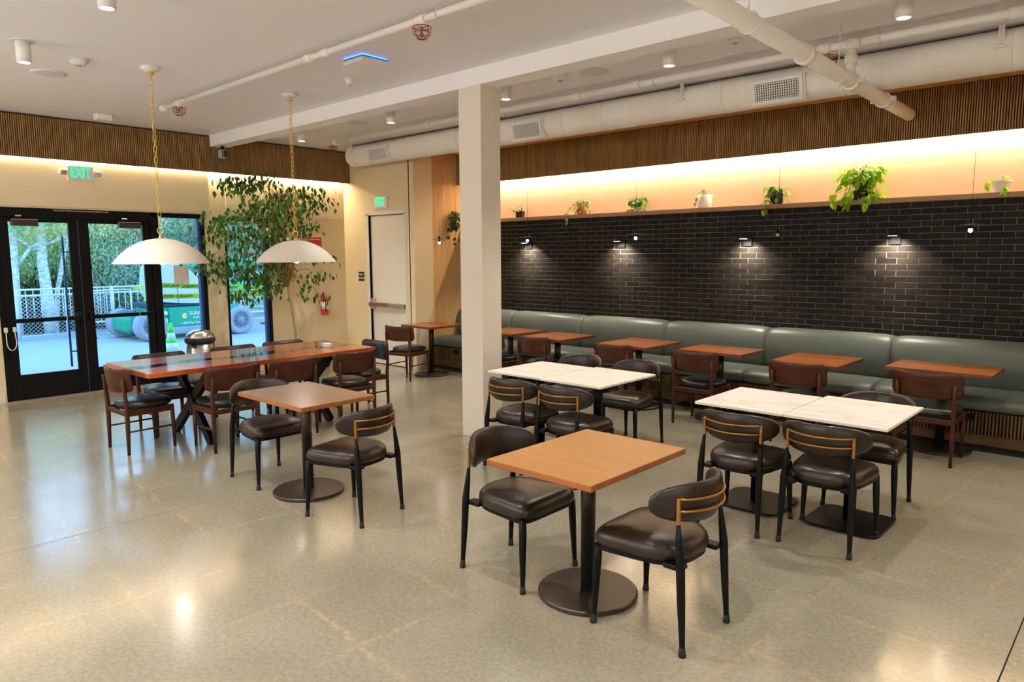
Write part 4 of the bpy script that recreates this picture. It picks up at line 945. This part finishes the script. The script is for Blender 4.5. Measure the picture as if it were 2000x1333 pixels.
# ------------------------------------------------------------ small bulb pendants over the banquette and brick sconces
for x, on, lb in ((-7.83, 1, 'tiny black disc pendant with bulb before the oak panel'), (-6.14, 1, 'tiny black disc pendant with bulb right of the column'),
                  (-4.51, 1, 'tiny black disc pendant with bulb between second sconce and third'), (-2.88, 0, 'tiny black disc pendant whose bulb is out'),
                  (-1.26, 1, 'tiny black disc pendant with bulb nearest the right edge')):
    t = thing('disc_pendant', lb, 'pendant lamp', (x, 7.0, 1.985), group='tiny disc pendants over the banquette')
    MB().lathe([(0.095, -0.0015), (0.095, 0.0015)], 28, smooth=False).build('disc', 'black', t)
    MB().tube([(0, 0, -0.035), (0, 0, 0.042)], 0.0155, 12).build('socket', 'black', t)
    MB().tube([(0, 0, 0.042), (0, 0, 3.335-1.985)], 0.0016, 5).build('wire', 'black', t)
    MB().lathe([(0.0, -0.068), (0.012, -0.062), (0.017, -0.05), (0.013, -0.036)], 12).build('bulb', 'bulb' if on else 'grey', t)
    if on: light('disc_pendant_lamp', 'POINT', (x, 7.0, 1.91), 1.6, (1, 0.9, 0.75), shadow_soft_size=0.02)
for k, x in enumerate((-7.14, -5.49, -3.72, -2.13)):
    t = thing('wall_sconce', ('black disc sconce on the brick wall, '+('leftmost, just right of the column', 'second from the left', 'third from the left', 'rightmost')[k]), 'wall lamp', (x, YB-0.006, 1.90), group='disc sconces on the black brick wall')
    MB().bbox(-0.052, 0.052, -0.018, 0, -0.06, 0.06, 0.003).build('back_plate', 'black', t)
    MB().tube([(0, -0.015, 0.035), (0, -0.13, 0.035)], 0.008, 8).build('arm', 'black', t)
    MB().lathe([(0.075, 0.0285), (0.08, 0.030), (0.08, 0.034), (0.03, 0.040)], 32, c=(0, -0.13, 0)).build('disc_shade', 'black', t)
    MB().lathe([(0.0, 0.0255), (0.040, 0.0255), (0.042, 0.0285)], 28, c=(0, -0.13, 0)).build('diffuser', 'lamp', t)
    light('sconce_lamp', 'AREA', (x, YB-0.136, 1.921), 16, (1, 0.90, 0.76), shape='DISK', size=0.13, spread=math.radians(130), rot=(math.radians(9), 0, 0))

# ------------------------------------------------------------ leaves
def leafmesh(nm, mm, L_=1.0, W_=0.5, fold=0.12, heart=False):
    if heart: sec = [(0, 0.0), (0.04, 0.30), (0.18, 0.48), (0.42, 0.46), (0.7, 0.26), (1.0, 0.0)]
    else: sec = [(0, 0.0), (0.12, 0.22), (0.35, 0.48), (0.6, 0.42), (0.82, 0.18), (1.0, 0.0)]
    vs = []; n = len(sec)
    for x, w_ in sec: vs.append((x*L_, -w_*W_, fold*w_*W_*2 - 0.12*x*x*L_)); vs.append((x*L_, 0, -0.12*x*x*L_)); vs.append((x*L_, w_*W_, fold*w_*W_*2-0.12*x*x*L_))
    fs = []
    for i in range(n-1): a = i*3; fs += [(a, a+3, a+4, a+1), (a+1, a+4, a+5, a+2)]
    return MB().add(vs, fs, smooth=True).mesh(nm, mm)
def addleaf(mb, src, pos, rot, s):
    R4 = T(*pos) @ Euler(rot).to_matrix().to_4x4() @ Matrix.Scale(s, 4)
    mb.add([R4 @ v.co for v in src.vertices], [tuple(p.vertices) for p in src.polygons], smooth=True)
# ---- ficus
fc = thing('ficus_tree', 'tall slender indoor ficus tree with hanging leaves behind the long table', 'tree', (-9.75, 5.77, 0))
MB().lathe([(0.10, 0.0), (0.13, 0.02), (0.155, 0.26), (0.16, 0.28), (0.145, 0.28), (0.14, 0.25)], 28).build('pot', 'grey', fc)
MB().lathe([(0.0, 0.255), (0.142, 0.25)], 24).build('soil', 'soil', fc)
TR = [(0, 0.02, 0.25), (0.01, -0.01, 0.6), (0.0, -0.05, 1.0), (0.0, -0.11, 1.35), (0.02, -0.10, 1.7), (0.0, -0.06, 2.2), (0.0, -0.04, 2.6)]
MB().tube(TR, [0.021, 0.018, 0.016, 0.015, 0.013, 0.010, 0.005], 10).build('trunk', 'bark', fc)
rf = random.Random(11); tw = MB(); leaves = []
def trunk_at(z):
    for a, b in zip(TR, TR[1:]):
        if a[2] <= z <= b[2]: u = (z-a[2])/(b[2]-a[2]); return Vector([a[i]+(b[i]-a[i])*u for i in range(3)])
    return Vector(TR[-1])
XMIN, XMAX = -0.50, 0.75
# thin stems that climb together in the middle of the crown
for k in range(34):
    a = rf.uniform(0, 2*PI); p = Vector((0, -0.11, 1.3)); pts = [p]
    for z_ in (1.6, 1.9, 2.2, 2.5, 2.75):
        r_ = 0.05+0.13*(z_-1.3)*rf.uniform(0.5, 1.3); pts.append(Vector((r_*math.cos(a), -0.10+r_*math.sin(a)*1.2, z_+rf.uniform(-.05, .05)))); a += rf.uniform(-.3, .3)
    tw.tube(pts, [0.007, 0.006, 0.005, 0.004, 0.003, 0.002], 5)
# leaf sprays: (offset y, height, spread y, spread z, leaves)
G1 = lambda: max(-1, min(1, rf.gauss(0, 0.55)))
SPR = [(-0.85, 2.74, .24, .12, 150), (-0.45, 2.84, .18, .10, 80), (0.10, 2.68, .30, .11, 130), (0.42, 2.52, .10, .08, 24), (0.48, 2.62, .08, .05, 12), (-1.0, 2.28, .30, .10, 70),
       (-1.15, 2.12, .17, .16, 100), (-1.33, 1.74, .08, .16, 46), (-1.0, 1.60, .24, .15, 190), (-0.62, 2.05, .30, .30, 300), (-0.68, 1.47, .30, .15, 240), (-0.84, 1.20, .12, .09, 60),
       (-0.22, 2.12, .24, .36, 300), (0.18, 2.18, .17, .17, 80), (0.10, 2.46, .20, .13, 90), (-0.45, 2.48, .32, .16, 210), (0.26, 1.46, .13, .08, 34), (0.18, 1.24, .08, .10, 26),
       (0.36, 1.76, .10, .10, 22), (0.30, 1.10, .06, .06, 8), (-0.42, 1.30, .10, .12, 26), (-0.30, 1.68, .16, .08, 60)]
for (sy_, sz_, ry, rz_, n) in SPR:
    c_ = Vector((rf.uniform(-0.1, 0.25), sy_, sz_)); z0 = min(max(1.35, sz_-0.25*abs(sy_)), 2.5)
    for q in range(max(2, n//22)):
        p = trunk_at(z0+rf.uniform(-.1, .1)); e_ = c_+Vector((rf.gauss(0, 0.12), ry*G1(), rz_*G1())); mid = p.lerp(e_, 0.5)+Vector((0, 0, 0.12+0.1*abs(sy_)))
        tw.tube([p, p.lerp(mid, 0.5)+Vector((0, 0, 0.05)), mid, mid.lerp(e_, 0.6)+Vector((0, 0, 0.03)), e_], [0.0045, 0.004, 0.003, 0.0022, 0.001], 4)
    for q in range(n):
        x_ = min(max(rf.gauss(c_.x, 0.22), -0.45 if sz_ < 2.6 else -0.22), 0.6)
        leaves.append((Vector((x_, sy_+ry*1.15*G1(), sz_+rz_*1.15*G1())), (rf.uniform(-.5, .5), rf.uniform(0.6, 1.5), rf.uniform(0, 2*PI)), rf.uniform(0.066, 0.10)))
tw.tube([(0, -0.1, 1.3), (0.05, 0.1, 1.45), (0.1, 0.35, 1.42), (0.12, 0.48, 1.2), (0.12, 0.52, 1.0)], 0.002, 4)
tw.build('twigs', 'twig', fc, kind='stuff')
lm = leafmesh('leaf', 'ficusleaf', 1.0, 0.52); leaves = [l for l in leaves if -0.5 < l[0].x and l[0].z > 0.9]
leaves.sort(key=lambda l: -l[2]-0.02*l[0].x)
rest = MB()
for i, (q, r_, s_) in enumerate(leaves):
    if i < 300: mk('leaf', lm, fc, q, r_, (s_, s_, s_))
    else: addleaf(rest, lm, q, r_, s_)
rest.build('foliage', 'ficusleaf', fc, kind='stuff')
# ---- shelf plants
rp = random.Random(21)
def potted(name, lb, x, y, z, pot, leafm, n, spread, trail, size, cat='plant', heart=True, up=0.08, vines=()):
    t = thing(name, lb, cat, (x, y, z))
    kind, pm, r_, h_ = pot
    if kind == 'square': MB().loops([[(a*s, b*s, zz) for a, b in ((-r_, -r_), (r_, -r_), (r_, r_), (-r_, r_))] for zz, s in ((0, 0.85), (0.006, 0.92), (h_, 1.0), (h_, 0.88), (h_-0.012, 0.86))], smooth=False).build('pot', pm, t, rot=(0, 0, 0.35))
    elif kind == 'taper':
        MB().lathe([(r_*0.86, 0), (r_*0.9, 0.008), (r_*0.68, 0.010)], 32).build('saucer', pm, t)
        MB().lathe([(r_*0.66, 0.008), (r_*0.70, 0.012), (r_*0.95, h_*0.84), (r_, h_*0.85), (r_, h_), (r_*0.93, h_), (r_*0.9, h_-0.015)], 32).build('pot', pm, t)
    else: MB().lathe([(r_*0.9, 0), (r_*0.95, 0.005), (r_, h_), (r_*0.92, h_), (r_*0.90, h_-0.015)], 32).build('pot', pm, t)
    MB().lathe([(0, h_-0.012), (r_*0.86, h_-0.016)], 20).build('soil', 'soil', t)
    lm_ = leafmesh('leaf', leafm, 1.0, 0.75 if heart else 0.5, heart=heart); st = MB()
    for k in range(n):
        a = rp.uniform(0, 2*PI); rr = spread*rp.uniform(0.25, 1.0); ca, sa = math.cos(a), math.sin(a)
        if sa > 0: sa *= 0.35
        hang = rp.random() < trail
        top = Vector((ca*rr*0.6, sa*rr*0.45, h_+up*rp.uniform(0.3, 1.0)))
        end = Vector((ca*rr, sa*rr*0.6, h_+(up*rp.uniform(0.1, 0.9) if not hang else -rp.uniform(0.0, 0.10))))
        if end.z < 0.02 and y+end.y > 8.08-0.0: end.z = 0.03
        st.tube([(ca*r_*0.3, sa*r_*0.3, h_-0.01), top, end], 0.0016, 4)
        s_ = 1.3*size*rp.uniform(0.7, 1.15); mk('leaf', lm_, t, end, (rp.uniform(-.5, .5), rp.uniform(0.1, 1.1), a+rp.uniform(-.6, .6)), (s_, s_, s_))
    for pts in vines:
        st.tube(pts, 0.0018, 4)
        for q in pts[1:]:
            for _ in range(2):
                s_ = 1.3*size*rp.uniform(0.7, 1.1); mk('leaf', lm_, t, q, (rp.uniform(-.5, .5), rp.uniform(0.6, 1.4), rp.uniform(0, 2*PI)), (s_, s_, s_))
    st.build('stems', 'midleaf', t)
ZS = 2.3125
potted('potted_vine', 'tiny vine in a dark square pot on the shelf just right of the column', -7.38, 8.25, ZS, ('square', 'blackmatte', 0.055, 0.10), 'paleleaf', 14, 0.09, 0.2, 0.045, vines=([(-0.03, -0.04, 0.10), (-0.10, -0.05, 0.13), (-0.13, -0.05, 0.16)],))
potted('potted_ivy', 'variegated ivy spilling from an orange terracotta pot', -6.20, 8.24, ZS, ('round', 'terracotta', 0.07, 0.135), 'paleleaf', 48, 0.15, 0.35, 0.05, vines=([(-0.05, -0.08, 0.14), (-0.12, -0.12, 0.10), (-0.14, -0.17, 0.02), (-0.15, -0.18, -0.05), (-0.13, -0.18, -0.10)], [(0.05, -0.04, 0.14), (0.11, -0.06, 0.10), (0.16, -0.06, 0.05)]))
potted('potted_fern', 'leafy green plant in a small glassy pot behind a hanging wire', -5.26, 8.25, ZS, ('round', 'grey', 0.055, 0.06), 'midleaf', 48, 0.17, 0.25, 0.06, up=0.15)
potted('potted_seedling', 'sparse sprouts in a tall white cylinder pot', -4.32, 8.25, ZS, ('round', 'white', 0.086, 0.165), 'paleleaf', 14, 0.07, 0.1, 0.04, up=0.08, vines=([(-0.05, -0.04, 0.16), (-0.09, -0.05, 0.13), (-0.10, -0.06, 0.07)],))
potted('potted_nerve_plant', 'green plant trailing over a dark brown pot, white bloom at left', -3.42, 8.24, ZS, ('round', 'blackmatte', 0.072, 0.125), 'midleaf', 30, 0.14, 0.2, 0.06, up=0.09, vines=([(-0.03, -0.09, 0.12), (-0.04, -0.13, 0.04), (-0.06, -0.17, -0.03), (-0.07, -0.18, -0.07)], [(0.03, -0.09, 0.12), (0.05, -0.12, 0.06)]))
potted('potted_pothos', 'big bushy lime green pothos plant on the shelf', -2.50, 8.205, ZS, ('round', 'blackmatte', 0.07, 0.10), 'pothos', 135, 0.25, 0.34, 0.085, up=0.27, vines=([(-0.1, -0.08, 0.12), (-0.22, -0.15, 0.06), (-0.22, -0.18, -0.03)], [(0.05, -0.08, 0.12), (0.10, -0.17, 0.02), (0.12, -0.18, -0.05)], [(-0.02, -0.1, 0.12), (-0.06, -0.17, 0.0), (-0.07, -0.18, -0.05)]))
potted('potted_philodendron', 'few yellow-green leaves curling from a white tapered pot near the right edge', -1.255, 8.24, ZS, ('taper', 'white', 0.088, 0.115), 'pothos', 2, 0.05, 0.0, 0.06, vines=([(-0.03, -0.04, 0.11), (-0.08, -0.07, 0.13), (-0.11, -0.08, 0.10)], [(-0.1, -0.08, 0.10), (-0.115, -0.08, 0.06)], [(0.04, -0.04, 0.11), (0.05, -0.14, 0.04), (0.05, -0.165, 0.0)]))
potted('hanging_plant', 'dark trailing plant on the oak panel just left of the column', -8.35, 7.80, 2.17, ('round', 'blackmatte', 0.06, 0.09), 'darkleaf', 60, 0.125, 0.5, 0.06, up=0.2, vines=([(-0.03, -0.05, 0.10), (-0.03, -0.10, 0.0), (-0.02, -0.12, -0.12)], [(0.03, -0.05, 0.10), (0.08, -0.08, 0.0), (0.08, -0.08, -0.14), (0.07, -0.08, -0.22)], [(0.05, 0.03, 0.10), (0.10, 0.03, -0.02), (0.10, 0.03, -0.16)]))
MB().bbox(-0.125, -0.116, -0.03, 0.03, -0.03, 0.09, 0.002).bbox(-0.12, 0.05, -0.02, 0.02, -0.006, 0.0, 0.001).build('wall_bracket', 'black', bpy.data.objects['hanging_plant'])

# ------------------------------------------------------------ things left on the floor by the wall
bp = thing('backpack', 'black backpack on the floor under the far end of the long table', 'bag', (-9.9, 6.30, 0), 0.2)
rings = [superring(0.20*s, 0.20*s, -0.13*s, 0.13*s, z, 1, 24, 3) for z, s in ((0.0, 0.85), (0.02, 1.0), (0.16, 1.0), (0.25, 0.9), (0.30, 0.6), (0.31, 0.2))]
MB().loops(rings).build('body', 'fabric', bp); MB().tube([(0.0, -0.03, 0.30), (0, 0, 0.35), (0, 0.03, 0.30)], 0.008, 6).build('handle', 'fabric', bp)
MB().bbox(0.09, 0.125, -0.08, 0.08, 0.03, 0.15, 0.012).build('front_pocket', 'fabric', bp)
cb = thing('cardboard_box', 'open cardboard box on the floor next to the black backpack', 'box', (-9.95, 6.70, 0), 0.1)
q = MB(); q.box(-0.13, 0.13, -0.13, 0.13, 0, 0.005)
for a in ((-0.13, -0.126, -0.13, 0.13), (0.126, 0.13, -0.13, 0.13), (-0.126, 0.126, -0.13, -0.126), (-0.126, 0.126, 0.126, 0.13)): q.box(*a, 0.005, 0.20)
q.build('carton', 'cardboard', cb); MB().box(0.0, 0.11, -0.002, 0.002, -0.13, 0.13).build('flap', 'cardboard', cb, (0.13, 0, 0.20), (PI/2, 0.9, 0)); MB().box(0.0, 0.11, -0.002, 0.002, -0.13, 0.13).build('flap', 'cardboard', cb, (-0.13, 0, 0.20), (PI/2, PI-0.6, 0))

# ------------------------------------------------------------ outside
MB().box(-60, XL-0.25, -30, 50, -0.25, -0.03).build('pavement', 'pave', kind='structure')
hl = MB(); nx_, ny_ = 16, 40; rh = random.Random(2); vs = []
for i in range(nx_+1):
    for j in range(ny_+1):
        u = i/nx_; vs.append((-21.5-u*14, -8+j*0.9, -0.1+u*u*5.5+rh.uniform(-.35, .35)*min(1, u*3)))
fs = [(i*(ny_+1)+j, i*(ny_+1)+j+1, (i+1)*(ny_+1)+j+1, (i+1)*(ny_+1)+j) for i in range(nx_) for j in range(ny_)]
hl.add(vs, fs).build('hillside', 'hill', kind='structure')
# railing fence
def fence(x, y0, y1, lb, mesh):
    t = thing('railing_fence', lb, 'fence', (x, y0, -0.03)); L_ = y1-y0
    r_ = MB()
    for z_, rr in ((1.10, 0.02), (0.97, 0.022), (0.42, 0.016), (0.10, 0.016)): r_.tube([(0, 0, z_), (0, L_, z_)], rr, 6)
    r_.build('rails', 'galv', t)
    k = 0.0
    while k <= L_+0.01: MB().tube([(0, k, 0), (0, k, 1.12)], 0.028, 8).build('post', 'galv', t); k += L_/3
    p_ = MB().tube([(0, 0, 0.42), (0, 0, 1.10)], 0.009, 5).mesh('picket', 'galv'); y = 0.13
    while y < L_: mk('picket', p_, t, (0, y, 0)); y += 0.14
    if mesh:
        w_ = MB(); y = -1.0
        while y < L_:
            for s in (1, -1):
                a0, a1 = (y, y+1.0) if s > 0 else (y+1.0, y); z0, z1 = 0.05, 1.0
                def cl(yy, zz, oy, oz):
                    if 0 <= yy <= L_: return (yy, zz)
                    yc = 0 if yy < 0 else L_; u = (yc-yy)/(oy-yy) if oy != yy else 0; return (yc, zz+(oz-zz)*u)
                A_ = cl(a0, z0, a1, z1); B_ = cl(a1, z1, a0, z0); w_.tube([(0.03, A_[0], A_[1]), (0.03, B_[0], B_[1])], 0.004, 3)
            y += 0.085
        w_.build('chain_link_mesh', 'galv', t, kind='stuff')
fence(-18.1, 3.2, 6.0, 'white railing fence with chain link, outside behind the left door', True)
fence(-18.15, 6.05, 9.2, 'white railing fence outside behind the right door and the lift', False)
fence(-18.4, 9.3, 12.0, 'white railing fence outside behind the narrow window', False)
# birch trees and greenery
def tree(name, lb, x, y, trunk, leafm, n, cz, cr, seed, branches=(), zb=0.9, grp=None, drop=1.0, zt=3.35):
    t = thing(name, lb, 'tree', (x, y, -0.03), group=grp); r_ = random.Random(seed)
    if trunk: MB().tube(trunk[0], trunk[1], 10).build('trunk', 'birch', t)
    if branches:
        b = MB()
        for pts, rr in branches: b.tube(pts, [rr*(1-0.6*i/len(pts)) for i in range(len(pts))], 6)
        b.build('branches', 'birch', t)
    lm_ = leafmesh('leaf', leafm, 1.0, 0.42); f_ = MB(); base = [v.co.copy() for v in lm_.vertices]
    cl = [(Vector((r_.gauss(0, cr[0]*0.5), r_.gauss(0, cr[1]*0.5), cz+r_.gauss(0, cr[2]*0.5))), r_.uniform(0.2, 0.5)) for _ in range(70)]
    for k in range(int(n*1.9)):
        c_, s0 = r_.choice(cl); q = c_+Vector((r_.gauss(0, s0*0.7), r_.gauss(0, s0*0.7), r_.gauss(0, s0)*drop))
        if q.z < zb: q.z = zb+r_.random()*0.5
        if q.z > zt: q.z = zt-r_.random()*0.9
        s_ = r_.uniform(0.055, 0.12); R4 = T(*q) @ Euler((r_.uniform(-.8, .8), r_.uniform(0.2, 1.5), r_.uniform(0, 6.3))).to_matrix().to_4x4() @ Matrix.Scale(s_, 4)
        p0, p1, p2, p3 = [R4 @ Vector(v) for v in ((0, 0, 0), (0.45, -0.24, 0), (1, 0, -0.1), (0.45, 0.24, 0))]
        f_.add([p0, p1, p2, p3], [(0, 1, 2, 3)])
    f_.build('foliage', leafm, t, kind='stuff')
tree('birch_tree', 'white birch trunk outside at the far left of the entrance glass', -19.3, 4.40, ([(0, 0, 0), (0, 0.02, 1.4), (0.05, 0.06, 3.0), (0.1, 0.1, 5.5)], [0.10, 0.09, 0.08, 0.06]), 'willow', 1500, 2.9, (0.8, 1.4, 0.5), 1, branches=(([(0, 0.05, 1.55), (0.05, 0.35, 2.0), (0.1, 0.65, 2.2)], 0.05),), zb=1.6)
tree('birch_tree', 'thick white birch trunk outside in the middle of the left door glass', -19.3, 5.0, ([(0, 0.06, 0), (0, 0.03, 0.9), (0, -0.02, 1.7), (0.02, 0.0, 2.6), (0.1, 0.1, 5.5)], [0.155, 0.125, 0.105, 0.095, 0.07]), 'willow', 1500, 2.9, (0.8, 1.4, 0.5), 2, branches=(([(0, 0.05, 2.05), (0.1, 0.4, 2.25), (0.1, 0.9, 2.4)], 0.04), ([(0, -0.02, 1.9), (0.1, -0.5, 2.2), (0.1, -0.9, 2.3)], 0.04)), zb=1.6)
tree('birch_tree', 'slender leaning birch trunk outside beside the door stile', -19.5, 5.25, ([(0, -0.05, 0), (0, 0.05, 1.0), (0, 0.25, 1.9), (0, 0.45, 2.8), (0, 0.7, 5)], [0.065, 0.055, 0.05, 0.045, 0.03]), 'willow', 1000, 2.9, (0.8, 1.4, 0.5), 3, zb=1.8)
def bush(lb, x, y, leafm, n, cz, cr, seed): tree('willow_tree', lb, x, y, ([(0, 0, 0), (0, 0.05, 1.5), (0, 0, 3)], [0.12, 0.1, 0.05]), leafm, n, cz, cr, seed, zb=0.15, drop=1.5)
bush('pale green willow filling the view behind the left entrance door', -21.3, 5.6, 'willow', 16000, 2.0, (1.2, 2.6, 2.4), 4)
bush('pale green willow filling the view behind the right entrance door', -21.6, 7.4, 'willow', 16000, 2.1, (1.2, 2.2, 2.6), 5)
tree('shrub', 'low dark shrub behind the fence between the birch trunks', -20.3, 4.7, None, 'darkleaf', 7000, 0.55, (0.5, 1.6, 0.6), 9, zb=0.05)
tree('shrub', 'low dark shrub behind the fence, seen through the right door', -20.4, 7.0, None, 'darkleaf', 7000, 0.55, (0.5, 1.4, 0.6), 10, zb=0.05)
bush('teal green tree seen in the side window above the lift', -21.0, 9.0, 'willow2', 15000, 2.4, (1.2, 2.2, 2.6), 6)
tree('shrub', 'dark teal bush low behind the fence near the lift', -20.0, 7.2, None, 'willow2', 6000, 0.9, (0.7, 1.1, 0.9), 8, zb=0.1)
bush('teal green tree seen through the narrow window', -21.0, 11.6, 'willow2', 12000, 2.4, (1.2, 2.2, 2.4), 7)
# boom lift
bl_ = thing('boom_lift', 'green boom lift with grey tyres parked outside the windows', 'vehicle', (-16.4, 6.9, -0.03))
MB().bbox(-0.70, 0.42, -0.75, 1.1, 0.28, 0.70, 0.03).build('chassis', 'lift', bl_)
MB().bbox(-1.0, 0.05, -1.2, -0.62, 0.14, 0.52, 0.08).build('front_cowl', 'lift', bl_)
pn = MB().bbox(0.42, 0.47, -0.50, 0.72, 0.27, 0.70, 0.02).build('side_cover', 'lift', bl_)
mk('lettering', textmesh('SUNBELT', 0.115, 0.002, 'signwhite', 0.002, 'LEFT'), pn, (0.474, -0.06, 0.545), (PI/2, 0, PI/2)); mk('lettering', textmesh('RENTALS', 0.06, 0.002, 'signwhite', 0.001, 'LEFT'), pn, (0.474, 0.02, 0.45), (PI/2, 0, PI/2), (1.5, 1, 1))
mk('lettering', textmesh('1-800-For Rental', 0.075, 0.002, 'signwhite', 0.001, 'LEFT'), pn, (0.474, -0.26, 0.34), (PI/2, 0, PI/2))
lg = MB(); vs = [(0.475, -0.16, 0.50)]
for k in range(20):
    r_ = 0.072 if k % 2 else 0.052; a = 2*PI*k/20; vs.append((0.475, -0.16+r_*math.cos(a), 0.50+r_*math.sin(a)))
lg.add(vs, [(0, 1+k, 1+(k+1) % 20) for k in range(20) if k not in (0, 19)]).build('emblem', 'logo', pn)
MB().bbox(0.42, 0.50, -0.62, -0.53, 0.36, 0.46, 0.01).build('control_box', 'conewhite', bl_)
MB().bbox(0.42, 0.50, -0.60, -0.53, 0.54, 0.62, 0.01).build('control_box', 'conewhite', bl_)
MB().bbox(-0.6, 0.40, -0.85, 1.0, 0.70, 0.79, 0.02).build('turntable', 'liftdark', bl_)
cw = smooth_outline([(-1.02, 0.86), (-0.2, 0.78), (0.30, 0.76), (0.36, 0.98), (0.05, 1.50), (-0.35, 1.68), (-0.98, 1.70), (-1.05, 1.3)], 2)
MB().loops([[(x, y*q_+o_, z) for y, z in cw] for x, q_, o_ in ((-0.35, 0.6, 0.25), (-0.28, 0.65, 0.2), (0.42, 1.0, 0), (0.50, 0.98, 0))], smooth=False).build('counterweight_cowl', 'turret', bl_)
MB().bbox(0.498, 0.506, -0.30, -0.29, 0.80, 1.55, 0.002).build('cowl_seam', 'liftdark', bl_)
MB().bbox(-0.8, -0.1, -0.35, 2.6, 1.52, 1.75, 0.04).build('boom', 'lift', bl_)
MB().bbox(-0.6, 0.1, 0.0, 2.6, 1.30, 1.42, 0.02).build('lower_boom', 'turret', bl_); MB().bbox(-0.4, 0.25, 0.5, 2.0, 0.95, 1.20, 0.03).build('engine_cover', 'lift', bl_)
tb = MB(); 
def wheel(x, y, sc_=0.32):
    w_ = mk('wheel', None, bl_, (x, y, sc_)); prof = [(0.0, -0.14), (0.55, -0.14), (0.62, -0.16), (0.95, -0.16), (1.0, -0.12), (1.0, 0.12), (0.95, 0.16), (0.62, 0.16), (0.58, 0.10), (0.30, 0.09), (0.28, 0.14), (0.0, 0.15)]
    MB().lathe([(r_*sc_, z_) for r_, z_ in prof], 36, M4=Matrix.Rotation(PI/2, 4, 'Y')).build('tyre', 'tyre', w_)
    MB().lathe([(0.10, 0.14), (0.10, 0.165), (0.0, 0.17)], 20, M4=Matrix.Rotation(PI/2, 4, 'Y')).build('hub', 'hub', w_)
    bo = MB()
    for k in range(8): a = 2*PI*k/8; bo.bbox(0.12, 0.15, 0.13*math.cos(a)-0.011, 0.13*math.cos(a)+0.011, 0.13*math.sin(a)-0.011, 0.13*math.sin(a)+0.011, 0.003)
    bo.build('wheel_bolts', 'liftdark', w_)
wheel(0.42, -0.88); wheel(0.42, 1.08); wheel(-0.95, -0.95); wheel(-0.85, 1.08)
# caution tapes
def tape(pts, lb, flip=False):
    y0 = pts[0][1]; t = thing('caution_tape', lb, 'tape', (pts[0][0], y0, pts[0][2])); h = 0.042
    vs = []; fs = []
    for x, y, z_ in pts:
        for dx in (0.001, -0.001): vs += [(x-pts[0][0]+dx, y-y0, z_-pts[0][2]-h), (x-pts[0][0]+dx, y-y0, z_-pts[0][2]+h)]
    for i in range(len(pts)-1): a = i*4; b = a+4; fs += [(a, b, b+1, a+1), (a+3, b+3, b+2, a+2), (a+1, b+1, b+3, a+3), (a+2, b+2, b, a)]
    MB().add(vs, fs).build('ribbon', 'tape', t)
    a, b = Vector(pts[1]), Vector(pts[-1]); y = 0.18; k = 0; L_ = (b-a).length; O_ = Vector(pts[0])
    while y < L_-0.1:
        p = a.lerp(b, y/L_)-O_; ang = math.atan2((b-a).z, (b-a).y)
        me = textmesh(('CAUTION', 'CUIDADO')[k % 2] + ('' if k % 2 == 0 else ' -'), 0.062, 0.0008, 'ink', 0.001)
        mk('lettering', me, t, (p.x+0.004, p.y, p.z), (PI/2+(PI if flip else 0), -0.0, PI/2)); y += 0.33 if k % 2 == 0 else 0.37; k += 1
tape([(-18.0, 6.45, 1.02), (-12.3, 4.83, 1.29), (-12.3, 6.9, 1.16)], 'upper yellow caution tape outside with upside-down print', True)
tape([(-15.15, 5.62, 0.92), (-12.3, 4.72, 1.105), (-12.3, 6.9, 1.055)], 'lower yellow caution tape outside reading CAUTION CUIDADO')
MB().tube([(0, 0, 0), (0, 0, 3.2)], 0.03, 12).build('steel_post', 'rust', None, (-11.2, 5.01, -0.03), label='thin weathered steel post outside the side window', category='post')
for yy in (6.95,): MB().tube([(0, 0, 0), (0, 0, 1.4)], 0.02, 8).build('stanchion', 'galv', None, (-12.33, yy, -0.03), label='thin grey stanchion holding the '+('left' if yy < 5 else 'right')+' end of the caution tapes', category='post')
cn = thing('traffic_cone', 'lime green and white traffic cone outside the side window', 'traffic cone', (-13.3, 5.36, -0.03))
MB().bbox(-0.17, 0.17, -0.17, 0.17, 0, 0.03, 0.01).build('foot', 'cone', cn)
for z0, z1, mm in ((0.03, 0.10, 'cone'), (0.10, 0.24, 'conewhite'), (0.24, 0.31, 'cone'), (0.31, 0.42, 'conewhite'), (0.42, 0.60, 'cone')):
    MB().lathe([(0.135-0.18*z0, z0), (0.135-0.18*z1, z1)], 24).build('sleeve' if mm == 'conewhite' else 'cone_body', mm, cn)
for (x, y, lb) in ((-17.6, 5.35, 'temporary fence panel with orange foot outside behind the right door'), (-17.6, 8.7, 'temporary fence panel with orange foot outside behind the narrow window')):
    t = thing('barrier', lb, 'barrier', (x, y, -0.03)); b = MB()
    for yy in (0, 0.9): b.tube([(0, yy, 0), (0, yy, 1.05)], 0.02, 6)
    for z_ in (1.05, 0.35): b.tube([(0, 0, z_), (0, 0.9, z_)], 0.018, 6)
    for k in range(1, 7): b.tube([(0, 0.9*k/7, 0.35), (0, 0.9*k/7, 1.05)], 0.008, 5)
    b.build('barrier_frame', 'galv', t)
    for yy in (0, 0.9): MB().bbox(-0.25, 0.25, yy-0.07, yy+0.07, 0, 0.05, 0.01).build('foot', 'orange', t)
